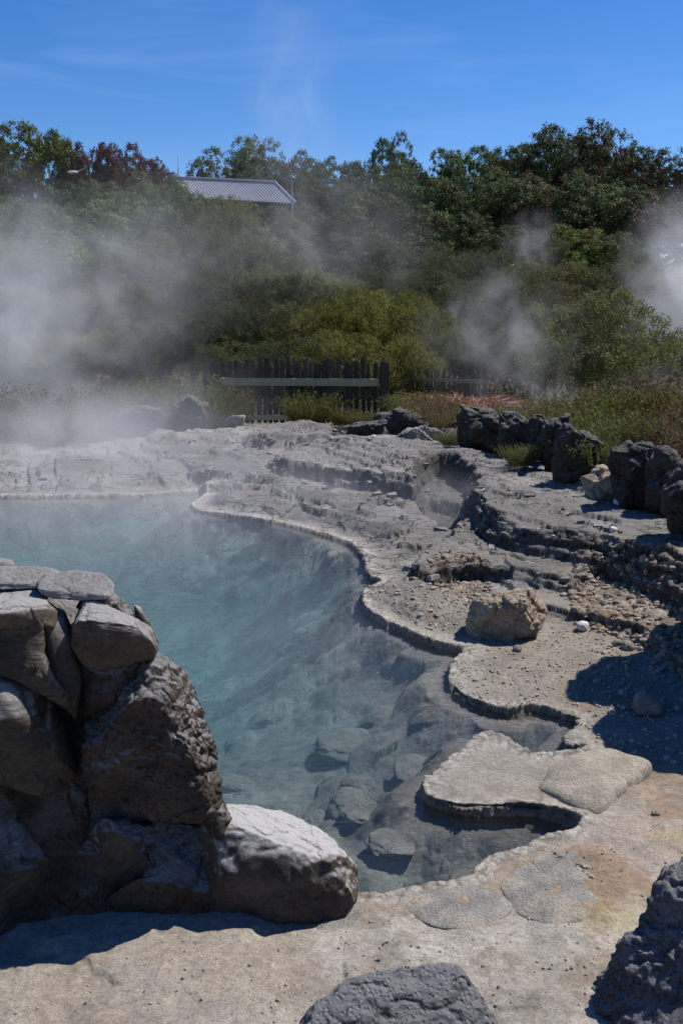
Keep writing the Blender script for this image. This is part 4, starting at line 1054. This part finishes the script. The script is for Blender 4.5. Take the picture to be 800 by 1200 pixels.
T = [
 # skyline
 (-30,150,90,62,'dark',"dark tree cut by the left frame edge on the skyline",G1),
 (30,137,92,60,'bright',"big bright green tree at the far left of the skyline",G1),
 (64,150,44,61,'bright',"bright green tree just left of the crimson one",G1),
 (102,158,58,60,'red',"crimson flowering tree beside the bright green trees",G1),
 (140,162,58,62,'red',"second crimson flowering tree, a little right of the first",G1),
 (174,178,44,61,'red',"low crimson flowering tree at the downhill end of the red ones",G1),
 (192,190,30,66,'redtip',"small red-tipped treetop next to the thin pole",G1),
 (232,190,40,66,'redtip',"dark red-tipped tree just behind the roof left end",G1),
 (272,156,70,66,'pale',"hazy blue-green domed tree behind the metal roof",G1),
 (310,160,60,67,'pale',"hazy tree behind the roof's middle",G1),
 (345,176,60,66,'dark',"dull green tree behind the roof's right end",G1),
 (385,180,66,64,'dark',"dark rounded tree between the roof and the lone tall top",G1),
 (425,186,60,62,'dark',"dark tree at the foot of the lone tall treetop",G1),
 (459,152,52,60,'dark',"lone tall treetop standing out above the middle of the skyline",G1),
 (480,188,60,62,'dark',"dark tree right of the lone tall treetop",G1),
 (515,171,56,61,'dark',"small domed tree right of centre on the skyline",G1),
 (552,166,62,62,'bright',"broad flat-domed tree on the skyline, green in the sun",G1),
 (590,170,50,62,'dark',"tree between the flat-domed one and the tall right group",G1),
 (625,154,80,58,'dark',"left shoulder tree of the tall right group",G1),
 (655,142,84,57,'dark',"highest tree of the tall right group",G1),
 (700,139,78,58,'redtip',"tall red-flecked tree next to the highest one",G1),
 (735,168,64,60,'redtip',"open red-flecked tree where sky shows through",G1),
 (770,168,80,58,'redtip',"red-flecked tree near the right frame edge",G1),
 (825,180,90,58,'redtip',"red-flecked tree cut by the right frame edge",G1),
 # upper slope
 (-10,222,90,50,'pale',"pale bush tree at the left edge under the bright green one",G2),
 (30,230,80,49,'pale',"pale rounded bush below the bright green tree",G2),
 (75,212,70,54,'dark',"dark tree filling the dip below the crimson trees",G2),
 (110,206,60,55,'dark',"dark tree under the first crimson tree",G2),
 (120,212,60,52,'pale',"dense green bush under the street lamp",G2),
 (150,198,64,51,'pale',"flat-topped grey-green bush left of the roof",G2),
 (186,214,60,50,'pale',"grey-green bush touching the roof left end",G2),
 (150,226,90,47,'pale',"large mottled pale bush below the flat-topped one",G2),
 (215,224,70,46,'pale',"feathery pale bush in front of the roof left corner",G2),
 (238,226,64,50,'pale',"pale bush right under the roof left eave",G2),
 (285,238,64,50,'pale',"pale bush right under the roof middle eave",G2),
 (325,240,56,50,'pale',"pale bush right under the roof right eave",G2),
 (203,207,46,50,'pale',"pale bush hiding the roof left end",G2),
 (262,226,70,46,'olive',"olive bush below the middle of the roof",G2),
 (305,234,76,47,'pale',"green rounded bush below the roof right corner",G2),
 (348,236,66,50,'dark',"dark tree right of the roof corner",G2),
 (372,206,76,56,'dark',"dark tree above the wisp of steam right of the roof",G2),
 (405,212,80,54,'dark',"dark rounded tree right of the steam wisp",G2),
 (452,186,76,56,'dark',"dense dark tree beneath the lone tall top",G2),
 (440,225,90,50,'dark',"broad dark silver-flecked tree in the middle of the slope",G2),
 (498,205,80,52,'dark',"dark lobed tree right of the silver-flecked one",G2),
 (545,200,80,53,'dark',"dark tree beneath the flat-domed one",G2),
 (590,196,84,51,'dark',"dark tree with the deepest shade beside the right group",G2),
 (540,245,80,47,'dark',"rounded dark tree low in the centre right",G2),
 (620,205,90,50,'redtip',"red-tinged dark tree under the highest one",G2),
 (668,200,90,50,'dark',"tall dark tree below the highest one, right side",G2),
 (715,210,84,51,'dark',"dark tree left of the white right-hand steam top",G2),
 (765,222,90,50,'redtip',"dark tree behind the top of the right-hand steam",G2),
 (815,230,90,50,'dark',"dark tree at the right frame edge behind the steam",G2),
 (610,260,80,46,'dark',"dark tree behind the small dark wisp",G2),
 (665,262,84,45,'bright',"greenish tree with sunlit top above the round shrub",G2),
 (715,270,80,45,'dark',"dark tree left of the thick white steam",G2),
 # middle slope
 (0,276,100,41,'olive',"olive bush at the left edge seen through steam",G3),
 (58,270,90,42,'pale',"pale bush fading into the left steam",G3),
 (112,280,90,41,'pale',"pale bush at the upper edge of the left steam",G3),
 (165,270,90,41,'olive',"olive bush between the two arms of the left steam",G3),
 (215,268,90,42,'olive',"broad olive bush below the roof left part",G3),
 (262,262,80,42,'olive',"tall olive bush with a yellowish top under the roof",G3),
 (312,266,84,42,'pale',"glossy green bush under the roof right corner",G3),
 (345,290,76,39,'shade',"dark bush right of the glossy green one",G3),
 (375,270,80,44,'dark',"shadowed tree behind the centre wisp of steam",G3),
 (425,268,90,44,'dark',"dark tree standing above the yellow-green shrubs",G3),
 (478,270,90,43,'dark',"dark silver-leaved tree above the yellow-green shrubs",G3),
 (525,285,80,40,'shade',"dark fine-leaved bush right of centre",G3),
 (575,290,80,40,'shade',"dark fine-leaved bush above the middle steam cloud",G3),
 (622,300,80,39,'olive',"olive bush behind the top of the middle steam cloud",G3),
 (668,305,80,39,'olive',"olive bush above the round shrub",G3),
 (712,305,80,39,'shade',"dark bush left of the white steam foot",G3),
 (760,300,90,40,'shade',"dark bush hidden in the white steam",G3),
 (815,300,90,38,'olive',"olive bush at the right frame edge behind steam",G3),
 (-10,335,100,34,'olive',"olive shrub in the thick of the left steam",G3),
 (48,335,90,34,'olive',"olive shrub barely seen in the left steam",G3),
 (98,330,90,34,'olive',"olive shrub with a dry top in the left steam",G3),
 (150,328,90,34,'olive',"olive shrub left of the dark hollow",G3),
 (205,318,86,35,'shade',"dark shrub at the rim of the hollow above the fence left end",G3),
 (248,308,80,35,'shade',"dark tall shrub above the fence left end",G3),
 (290,306,80,35,'olive',"olive shrub above the left half of the fence",G3),
 (330,318,76,34,'shade',"shadowy shrub above the middle of the fence",G3),
 (372,310,84,35,'olive',"olive shrub over the right half of the fence",G3),
 (430,308,80,36,'shade',"dark shrub above the yellow-green ones",G3),
 (484,312,90,35,'shade',"dark wide shrub above and right of the yellow-green ones",G3),
 (540,318,84,34,'shade',"dark shrub at the left of the middle steam cloud",G3),
 (590,322,90,34,'shade',"dark shrub inside the middle steam cloud",G3),
 (640,325,80,34,'olive',"olive shrub right of the middle steam cloud",G3),
 (775,340,100,33,'shade',"dark shrub at the base of the white steam",G3),
 # foot of the slope
 (10,395,110,27,'olive',"olive shrub on the far left bank, in dense steam",G4),
 (70,385,100,28,'olive',"olive shrub across the pool inside the steam",G4),
 (122,385,100,28,'olive',"dry-topped olive shrub left of the dark rocks",G4),
 (170,372,90,28,'olive',"olive shrub above the steamy dark rocks",G4),
 (218,362,80,28,'shade',"dark shrub just left of the fence",G4),
 (262,350,80,28,'shade',"dark shrub behind the left fence end",G4),
 (305,352,80,28,'shade',"dark shrub behind the middle of the fence",G4),
 (348,350,76,28,'olive',"mid green shrub behind the fence, right of its middle",G4),
 (388,345,76,27,'yellow',"yellow-green shrub left of the largest one behind the fence",G4),
 (430,332,90,28,'yellow',"largest yellow-green shrub behind the fence right end",G4),
 (478,340,84,28,'yellow',"yellow-green shrub at the right of the largest one",G4),
 (510,372,60,27,'olive',"olive shrub over the far picket fence",G4),
 (550,372,80,28,'shade',"dark shrub at the foot of the middle steam cloud",G4),
 (598,380,84,27,'shade',"dark shrub right behind the middle steam cloud",G4),
 (645,385,80,25,'shade',"dark shrub beside the round shrub's trunk",G4),
 (704,335,132,22,'olive',"large round shrub tree with a visible dark trunk at the right",G4),
 (770,392,90,24,'olive',"olive shrub at the right frame edge below the white steam",G4),
 (835,380,110,24,'olive',"olive shrub cut by the right frame edge",G4),
 (340,392,90,25,'shade',"low shrub close behind the palings, middle",G4),
 (270,398,80,25,'shade',"low shrub close behind the palings, left end",G4),
 (400,385,80,25,'yellow',"low yellow-green shrub close behind the palings, right part",G4),
 (465,390,80,25,'yellow',"low yellow-green shrub over the end post",G4),
]
for t_ in T: tree(*t_)

def blades_mesh(name, seed, n, spread, h, cols, w=0.006, curve=0.3, twig=False):
    g = np.random.default_rng(seed)
    V_, F_, Cc = [], [], []; k = 0
    for i in range(n):
        a = g.random() * 6.28; r = spread * math.sqrt(g.random()) * 0.6
        b0 = np.array([r * math.cos(a), r * math.sin(a), -0.02])
        d = unit(np.array([math.cos(a) * g.uniform(0, curve) + g.normal() * 0.15, math.sin(a) * g.uniform(0, curve) + g.normal() * 0.15, 1.0]))
        L = h * g.uniform(0.5, 1.1); c = np.array(cols[g.integers(len(cols))]) * g.uniform(0.7, 1.2)
        side = unit(np.cross(d, g.normal(size=3))) * w
        mid = b0 + d * L * 0.55; tip = b0 + d * L * 0.9 + np.array([d[0], d[1], -0.15]) * L * curve
        V_ += [b0 - side, b0 + side, mid + side * 0.8, mid - side * 0.8, tip + side * 0.15, tip - side * 0.15]
        F_ += [(k, k + 1, k + 2, k + 3), (k + 3, k + 2, k + 4, k + 5)]; k += 6; Cc += [c] * 6
        if twig:
            for j in range(16):
                t = g.uniform(0.25, 1.0); q_ = b0 + (tip - b0) * t
                dd = unit(g.normal(size=3) + d * 1.2) * L * 0.07; ss = unit(np.cross(dd, g.normal(size=3))) * L * 0.012
                V_ += [q_, q_ + dd * 0.5 + ss, q_ + dd, q_ + dd * 0.5 - ss]; F_.append((k, k + 1, k + 2, k + 3)); k += 4
                Cc += [np.array(cols[g.integers(len(cols))]) * g.uniform(0.7, 1.25)] * 4
    return mesh_np(name, V_, F_, M_FINE, False, np.array(Cc))
HE = [(0.11, 0.13, 0.028), (0.085, 0.105, 0.025), (0.14, 0.14, 0.035), (0.10, 0.075, 0.035)]
HG = [(0.105, 0.12, 0.032), (0.085, 0.10, 0.03), (0.14, 0.14, 0.045), (0.10, 0.08, 0.04)]
HB = [(0.17, 0.115, 0.055), (0.13, 0.085, 0.045), (0.20, 0.15, 0.08), (0.09, 0.09, 0.035)]
DF = [(0.24, 0.065, 0.03), (0.17, 0.05, 0.025), (0.32, 0.12, 0.06), (0.42, 0.29, 0.22)]
HEATH = [blades_mesh("heath", 401 + i, 380, 0.5, 0.75, HE, 0.004, 0.55, True) for i in range(2)]
HEATHG = [blades_mesh("heath_green", 411, 380, 0.5, 0.75, HG, 0.004, 0.55, True)]
HEATHB = [blades_mesh("heath_brown", 421, 340, 0.5, 0.8, HB, 0.004, 0.6, True)]
DEADF = [blades_mesh("dead_frond", 431, 260, 0.5, 0.6, DF, 0.012, 1.2, False)]
def tuft(px, top, base, wpx, zb, mesh, label, group=None, name="heath_shrub", cat="shrub", Y=None, k=0):
    if Y is None: Y = P(px, base, zb)[1]
    else: zb = V(px, base, Y)[2]
    h = V(px, top, Y)[2] - zb; wm = wpx * Y / F
    e = empty(name, (V(px, top, Y)[0], Y, zb), k * 1.9 + px, (wm / 0.9, wm / 0.9, h / 0.75))
    tag(e, label, cat, group)
    link("foliage", mesh, e)
    return e
G5 = "heath plants around the terrace"
TU = [
 (268,445,500,50,.2,HEATH[0],"dry leaning heath plant at the left end of the fence"),
 (248,462,504,50,.2,HEATH[1],"pale heath plant left of the fence, wreathed in steam"),
 (362,452,497,56,.25,HEATH[1],"fluffy green-brown heath plant growing before the middle of the fence"),
 (404,474,497,40,.25,HEATHG[0],"low green plant along the fence foot, right part"),
 (430,478,500,40,.25,HEATH[0],"low tuft at the fence foot left of the end post"),
 (478,452,492,50,.25,HEATHG[0],"green plant right of the fence end post"),
 (512,456,500,50,.3,HEATHB[0],"brown dry plant before the far picket fence"),
 (500,470,506,44,.3,HEATHB[0],"low brown plant behind the rock pile"),
 (610,515,545,38,.45,HEATHG[0],"bright green tuft in front of the dark rock row"),
 (528,502,522,30,.45,HEATHG[0],"small green tuft left of the square dark rock"),
 (600,470,505,70,.5,HEATH[0],"olive plant behind the left half of the rock row"),
 (640,465,510,70,.5,HEATHB[0],"brown plant behind the pointed rock"),
 (690,462,530,80,.5,HEATH[1],"tall olive heath plant behind the sloping rock"),
 (728,480,548,80,.5,HEATHG[0],"yellow-green heath plant left above the black dome rock"),
 (700,500,556,60,.5,HEATHG[0],"green heath plant in the gap of the rock row"),
 (760,470,550,84,.5,HEATH[0],"heath plant behind the black dome rock"),
 (800,462,556,84,.5,HEATHB[0],"dry brown twiggy plant at the right frame edge"),
 (850,460,580,100,.5,HEATHB[0],"dry plant beyond the right frame edge"),
 (745,440,500,90,.6,HEATH[1],"olive plant higher up behind the black dome rock"),
 (790,430,500,90,.6,HEATHB[0],"brown plant higher up at the right frame edge"),
 (670,450,500,80,.6,HEATHG[0],"green plant left of the round shrub's trunk foot"),
 (130,470,506,60,.2,HEATH[0],"low plant among the steamy rocks at left"),
 (180,462,500,60,.2,HEATH[1],"plant behind the steamy rocks at left"),
 (-20,440,512,110,.2,HEATH[0],"green scrub at the left frame edge behind the steam"),
 (35,446,510,100,.2,HEATHG[0],"green scrub second from the left frame edge in the steam"),
 (85,440,506,100,.2,HEATH[1],"olive scrub at left, just beyond the far pool bank"),
 (150,436,502,100,.2,HEATHG[0],"green scrub rising above the broad steamy rock"),
 (212,432,500,90,.2,HEATH[0],"olive scrub above the upright steamy rock"),
 (60,470,514,90,.2,HEATHB[0],"brown scrub low on the far bank at left"),
]
for i, t_ in enumerate(TU): tuft(*t_, group=G5, k=i)
tuft(542,438,484,84,.3,DEADF[0],"rust red clump of dead fern fronds right of the far fence", None, "dead_fern", "fern", Y=21)
tuft(572,444,486,56,.3,DEADF[0],"smaller rust red fern clump nearer the middle steam", None, "dead_fern", "fern", Y=20, k=3)
tuft(512,448,486,44,.3,DEADF[0],"faded pinkish dead fern clump under the far fence", None, "dead_fern", "fern", Y=22, k=5)

# undergrowth: uncountable low growth on the soil beyond the terrace
def undergrowth():
    g = np.random.default_rng(500)
    pts = np.concatenate([np.stack([g.uniform(-9, 14, 26000), g.uniform(20.5, 34, 26000)], 1), np.stack([g.uniform(2.6, 12, 16000), g.uniform(12, 22, 16000)], 1)])
    zz = height(pts[:, 0], pts[:, 1], False)
    n = len(pts)
    c = np.stack([pts[:, 0], pts[:, 1], zz + 0.05 + 0.12 * g.random(n)], 1)
    nn = unit(g.normal(size=(n, 3)) + [0, -0.3, 0.2]); up = unit(g.normal(size=(n, 3)) * 0.4 + [0, 0, 1])
    L = g.uniform(0.08, 0.26, n); v, f = leaf_quads(c, nn, up, L, L * 0.14)
    cols = np.array([(0.10, 0.11, 0.03), (0.07, 0.08, 0.025), (0.15, 0.11, 0.055), (0.11, 0.065, 0.035)])[g.integers(0, 4, n)] * g.uniform(0.6, 1.2, (n, 1))
    o = link("undergrowth", mesh_np("undergrowth", v, f, M_FINE, False, np.repeat(cols, 4, 0)))
    tag(o, "low brown and green undergrowth beyond the terrace", None, None, 'stuff')
undergrowth()

# ------------------------------------------------------------------ fences
def box_mesh(name, sx, sy, sz, mat, seed=0, round_=0.2, jit=0.0):
    g = random.Random(seed)
    bm = bmesh.new(); bmesh.ops.create_cube(bm, size=1)
    for v in bm.verts: v.co = Vector((v.co.x * sx, v.co.y * sy, (v.co.z + 0.5) * sz))
    bmesh.ops.bevel(bm, geom=list(bm.edges), offset=min(sx, sy, sz) * round_, segments=2, affect='EDGES')
    if jit:
        bmesh.ops.subdivide_edges(bm, edges=[e for e in bm.edges if e.calc_length() > max(sx, sz) * 0.5], cuts=4)
        for v in bm.verts: v.co += Vector((g.uniform(-jit, jit), g.uniform(-jit, jit), g.uniform(-jit, jit)))
    me = bpy.data.meshes.new(name); bm.to_mesh(me); bm.free(); me.materials.append(mat)
    return me
FY = 20.3
fz = V(350, 493, FY)[2]
xl, xr_ = V(240, 450, FY)[0], V(452, 450, FY)[0]
fence = empty("paling_fence", ((xl + xr_) / 2, FY, fz))
tag(fence, "dark weathered paling fence with a pale green top rail across the far bank", "fence")
PM = [box_mesh("paling", 0.088, 0.05, 1.0, M_PALING, i, 0.3, 0.003) for i in range(4)]
g = random.Random(9)
x = xl
while x < xr_ - 0.05:
    h = V(0, 421, FY)[2] - fz + g.uniform(-0.10, 0.06)
    o = link("paling", PM[g.randrange(4)], fence, (x - fence.location.x, 0.03 + g.uniform(-0.02, 0.02), -0.05), (g.uniform(-.02, .02), g.uniform(-.03, .03), g.uniform(-.2, .2)), (g.uniform(0.8, 1.2), 1, h + 0.05))
    x += g.uniform(0.098, 0.135)
rl = V(440, 450, FY)[0] - V(256, 450, FY)[0]
zr1 = V(0, 452, FY)[2] - fz
link("rail", box_mesh("rail", rl, 0.05, 0.15, M_RAIL, 3, 0.1, 0.004), fence, ((V(348, 0, FY)[0]) - fence.location.x, -0.06, zr1), (0, 0.006, 0))
zr2 = V(0, 493, FY)[2] - fz
link("rail", box_mesh("rail_low", rl, 0.06, 0.10, M_RAIL, 4, 0.1, 0.004), fence, ((V(330, 0, FY)[0]) - fence.location.x, -0.06, zr2 + 0.02), (0, 0.004, 0))
for pxp, wd, hh, dy in ((450, 0.17, 1.24, -0.1), (246, 0.15, 0.95, -0.08), (252, 0.1, 0.9, 0.1)):
    link("post", box_mesh("post", wd, 0.14, hh, M_PALING, pxp, 0.2, 0.003), fence, (V(pxp, 450, FY)[0] - fence.location.x, dy, -0.05))
# far picket fence
F2A, F2B = V(457, 450, 25.5), V(572, 455, 23.5)
pf = empty("picket_fence", ((F2A[0] + F2B[0]) / 2, (F2A[1] + F2B[1]) / 2, 0.2))
tag(pf, "thin dark picket fence sloping away behind the dead ferns", "fence")
dvv = F2B - F2A; ang = math.atan2(dvv[1], dvv[0]); LL = math.hypot(dvv[0], dvv[1])
PK = box_mesh("picket", 0.05, 0.03, 1.0, M_PALING, 77, 0.2)
nn_ = 30
for i in range(nn_):
    p_ = F2A + dvv * (i + 0.5) / nn_
    tz = V(p_[0] * F / p_[1] + 400, 428 + 10 * i / nn_, p_[1])[2] + g.uniform(-.05, .05)
    link("picket", PK, pf, (p_[0] - pf.location.x, p_[1] - pf.location.y, 0), (0, g.uniform(-.04, .04), ang), (1, 1, max(tz - 0.2, 0.4)))
link("rail", box_mesh("rail", LL, 0.04, 0.08, M_RAIL, 5, 0.1, 0.002), pf, (0, -0.05, V(500, 447, 24.5)[2] - 0.2), (0, 0.0, ang))

# ------------------------------------------------------------------ building with corrugated roof on the slope
def building():
    # ridge end points and eave end points
    RL, RR_ = V(205, 209.5, 56.5), V(323, 215, 53.5)
    EL, ER = V(224, 233, 53.6), V(343, 236.5, 50.5)
    base_z = 3.6
    along = RR_ - RL; L = np.linalg.norm(along)
    c0 = (RL + RR_) / 2
    e = empty("building", (c0[0], c0[1], base_z))
    tag(e, "building with grey corrugated metal roof showing above the bushes", "building")
    o0 = np.array([c0[0], c0[1], base_z])
    down = ((EL - RL) + (ER - RR_)) / 2
    # back slope mirrors the front one
    back_ = down * np.array([-1, -1, 1])
    nrib = 34
    V_, F_ = [], []
    def plane(dn):
        k0 = len(V_)
        nn = unit(np.cross(along, dn)); nn = nn if nn[2] > 0 else -nn
        cols = nrib * 4 + 1
        for i in range(cols):
            t = i / (cols - 1); off = nn * (0.045 if (i % 4) == 0 else 0.0)
            for s in (0.0, 1.0):
                V_.append(RL + along * t + dn * s + off - o0)
                V_.append(RL + along * t + dn * s + off - nn * 0.06 - o0)
        for i in range(cols - 1):
            a = k0 + i * 4; b = a + 4
            F_.append((a, b, b + 2, a + 2)); F_.append((a + 1, a + 3, b + 3, b + 1)); F_.append((a + 2, b + 2, b + 3, a + 3)); F_.append((a, a + 1, b + 1, b))
        F_.append((k0, k0 + 2, k0 + 3, k0 + 1)); b = k0 + (cols - 1) * 4; F_.append((b, b + 1, b + 3, b + 2))
    plane(down); plane(back_)
    link("roof", mesh_np("roof", V_, F_, M_ROOF, False), e)
    # ridge cap and barge boards
    bm = bmesh.new(); up = Vector((0, 0, 0.07))
    tube(bm, Vector(RL - o0) + up, Vector(RR_ - o0) + up, 0.07, 0.07, 8)
    me = bpy.data.meshes.new("ridge_cap"); bm.to_mesh(me); bm.free(); me.materials.append(M_RIDGE); link("ridge_cap", me, e)
    for dn in (down, back_):
        bm = bmesh.new(); tube(bm, Vector(RR_ - o0) + up * .6, Vector(RR_ + dn - o0) + up * .6, 0.05, 0.05, 6)
        me = bpy.data.meshes.new("barge_board"); bm.to_mesh(me); bm.free(); me.materials.append(M_RIDGE); link("barge_board", me, e)
    # walls under the eaves
    ins = 0.86
    q_ = [RL + down * ins, RR_ + down * ins, RR_, RR_ + back_ * ins, RL + back_ * ins, RL]
    ax = unit(along)
    q_ = [p_ - o0 + (ax * 0.25 if k in (0, 4, 5) else -ax * 0.25) - np.array([0, 0, 0.14]) for k, p_ in enumerate(q_)]
    bot = [np.array([p_[0], p_[1], -0.4]) for p_ in q_]
    vv = q_ + bot
    fl = [(0, 1, 7, 6), (1, 2, 8, 7), (2, 3, 9, 8), (3, 4, 10, 9), (4, 5, 11, 10), (5, 0, 6, 11)]
    link("wall", mesh_np("wall", vv, fl, M_WALLP, False), e)
    for t in (0.2, 0.45, 0.7):
        c = q_[0] + (q_[1] - q_[0]) * t; yaw = math.atan2(along[1], along[0])
        fr_ = link("window", box_mesh("window", 0.9, 0.08, 0.8, M_RIDGE, 1, 0.1), e, (c[0], c[1], c[2] - 1.4), (0, 0, yaw))
        link("pane", box_mesh("pane", 0.78, 0.03, 0.68, M_GLASS, 1, 0.1), fr_, (0, -0.05, 0.06))
building()

# poles and lamp on the slope
def pole(px, top, Y, zb, r, label):
    t = V(px, top, Y); e = empty("pole", (t[0], Y, zb)); tag(e, label, "pole")
    bm = bmesh.new(); tube(bm, (0, 0, 0), (0, 0, t[2] - zb - 0.5), r, r * 0.85, 8)
    me = bpy.data.meshes.new("mast"); bm.to_mesh(me); bm.free(); me.materials.append(M_METAL); link("mast", me, e)
    bm = bmesh.new(); tube(bm, (0, 0, t[2] - zb - 0.5), (0, 0, t[2] - zb), r * 0.45, r * 0.3, 6)
    me = bpy.data.meshes.new("tip"); bm.to_mesh(me); bm.free(); me.materials.append(M_METAL); link("tip", me, e)
pole(208.5, 184, 52, 4.0, 0.035, "thin pale pole rising at the left end of the metal roof")
pole(342, 206, 49.8, 4.0, 0.03, "thin pole at the right corner of the metal roof")
def lamp():
    Y = 52; t = V(104, 190, Y); zb = 4.0
    e = empty("street_lamp", (t[0], Y, zb)); tag(e, "street lamp on a short leaning bracket in front of the crimson trees", "lamp")
    H_ = t[2] - zb
    bm = bmesh.new(); tube(bm, (0.1, 0, 0), (0, 0, H_), 0.09, 0.06, 8)
    me = bpy.data.meshes.new("post"); bm.to_mesh(me); bm.free(); me.materials.append(M_BARK); link("post", me, e)
    hx = V(88, 202, Y); d = (hx[0] - t[0], 0, hx[2] - zb)
    bm = bmesh.new(); tube(bm, (0, 0, H_ - 0.15), (d[0] * 0.5, 0, d[2] + 0.12), 0.03, 0.03, 6); tube(bm, (d[0] * 0.5, 0, d[2] + 0.12), d, 0.03, 0.03, 6)
    me = bpy.data.meshes.new("arm"); bm.to_mesh(me); bm.free(); me.materials.append(M_METAL); link("arm", me, e)
    v, f = ico(3)
    link("lamp_head", mesh_np("lamp_head", v * [0.28, 0.13, 0.08], f, M_LAMPH), e, (d[0] - 0.1, 0, d[2]))
lamp()

# ------------------------------------------------------------------ steam
def steam(px, py, Y, rx, ry, rz, dens, scale, seed, th=0.42, roll=0.0, col=(0.86, 0.87, 0.90), z=None, edge=0.75, con=1.0):
    c = V(px, py, Y)
    if z is not None: c[2] = z
    m, nt, out = newmat("steam_volume")
    tcn = N(nt, 'ShaderNodeTexCoord'); pos = tcn.outputs['Object']
    ln = N(nt, 'ShaderNodeVectorMath', operation='LENGTH'); nt.links.new(pos, ln.inputs[0])
    fall = rng_(nt, ln.outputs['Value'], 1.0, 1.0 - edge, 0, 1)
    mpn = N(nt, 'ShaderNodeMapping'); mpn.inputs['Scale'].default_value = (rx * scale, ry * scale, rz * scale * 0.85); mpn.inputs['Location'].default_value = (seed * 3.1, seed * 1.7, seed)
    nt.links.new(pos, mpn.inputs['Vector'])
    nz = noise(nt, mpn.outputs[0], 1.35, 5, 0.56, 0.7)
    nn = rng_(nt, nz, th - 0.03, th + 0.30, 0, 1)
    sq = N(nt, 'ShaderNodeMath', operation='POWER'); nt.links.new(fall, sq.inputs[0]); sq.inputs[1].default_value = 1.5
    mu = N(nt, 'ShaderNodeMath', operation='MULTIPLY'); nt.links.new(sq.outputs[0], mu.inputs[0])
    mi = rng_(nt, nn, 0, 1, 1 - con, 1); nt.links.new(mi, mu.inputs[1])
    md = N(nt, 'ShaderNodeMath', operation='MULTIPLY'); nt.links.new(mu.outputs[0], md.inputs[0]); md.inputs[1].default_value = dens
    vs = N(nt, 'ShaderNodeVolumeScatter', Anisotropy=0.25); vs.inputs['Color'].default_value = (*col, 1)
    nt.links.new(md.outputs[0], vs.inputs['Density'])
    nt.links.new(vs.outputs[0], out.inputs['Volume'])
    v, f = ico(3)
    o = link("steam", mesh_np("steam", v, f, m), None, c, (0, roll, 0), (rx, ry, rz))
    tag(o, None, None, None, 'stuff')
    return o
for args, kw_, lab in [
 ((-20, 400, 17.5, 2.3, 1.6, 3.4, 1.15, 0.8, 1), dict(th=0.36, roll=0.15), "thick steam rising from the far left end of the pool"),
 ((60, 515, 15.0, 3.4, 2.4, 1.1, 0.68, 0.8, 2), dict(th=0.36), "low steam bank over the far left shore"),
 ((130, 365, 18.0, 2.9, 1.5, 1.9, 0.5, 0.9, 3), dict(th=0.42, roll=-0.75), "drifting arm of steam above the left shore"),
 ((205, 470, 17.0, 2.2, 1.4, 1.0, 0.28, 1.0, 4), dict(th=0.40), "thin steam before the fence left end"),
 ((580, 395, 18.0, 1.7, 1.0, 1.7, 0.7, 1.2, 5), dict(th=0.45, roll=-0.35), "steam cloud above the dark rock row"),
 ((640, 480, 15.5, 1.0, 0.7, 0.7, 0.75, 1.9, 6), dict(th=0.44), "wisps of steam among the dark rocks"),
 ((800, 345, 26.0, 1.9, 1.3, 2.9, 1.5, 0.9, 7), dict(th=0.38, roll=-0.15), "dense white steam at the right frame edge"),
 ((150, 290, 24, 5.5, 2.5, 2.6, 0.09, 0.5, 15), dict(th=0.36), "thin steam veil drifting up the left hillside"),
 ((790, 475, 17.0, 1.2, 0.8, 0.9, 0.4, 1.2, 8), dict(), "faint steam over the heath at right"),
 ((390, 275, 34, 4.0, 2.0, 3.4, 0.19, 0.5, 9), dict(th=0.4, roll=0.3), "faint steam wisp in front of the dark centre trees"),
 ((625, 285, 34, 1.3, 1.0, 1.3, 0.6, 1.2, 10), dict(th=0.46), "small steam wisp before the dark right trees"),
 ((340, 115, 40, 2.4, 1.8, 5.6, 0.15, 0.5, 11), dict(th=0.40), "faint steam trail rising into the sky"),
 ((525, 585, 10.2, 0.6, 0.5, 0.36, 1.0, 2.6, 12), dict(th=0.42), "steam venting from the gully in the ledges"),
 ((170, 590, 12.0, 4.8, 4.6, 0.6, 0.34, 0.9, 13), dict(th=0.36, z=0.15), "thin mist lying on the pool surface"),
 ((330, 780, 6.2, 1.6, 1.5, 0.25, 0.20, 1.4, 14), dict(th=0.38, z=0.0), "thin mist on the near water")]:
    steam(*args, **kw_)["label"] = lab
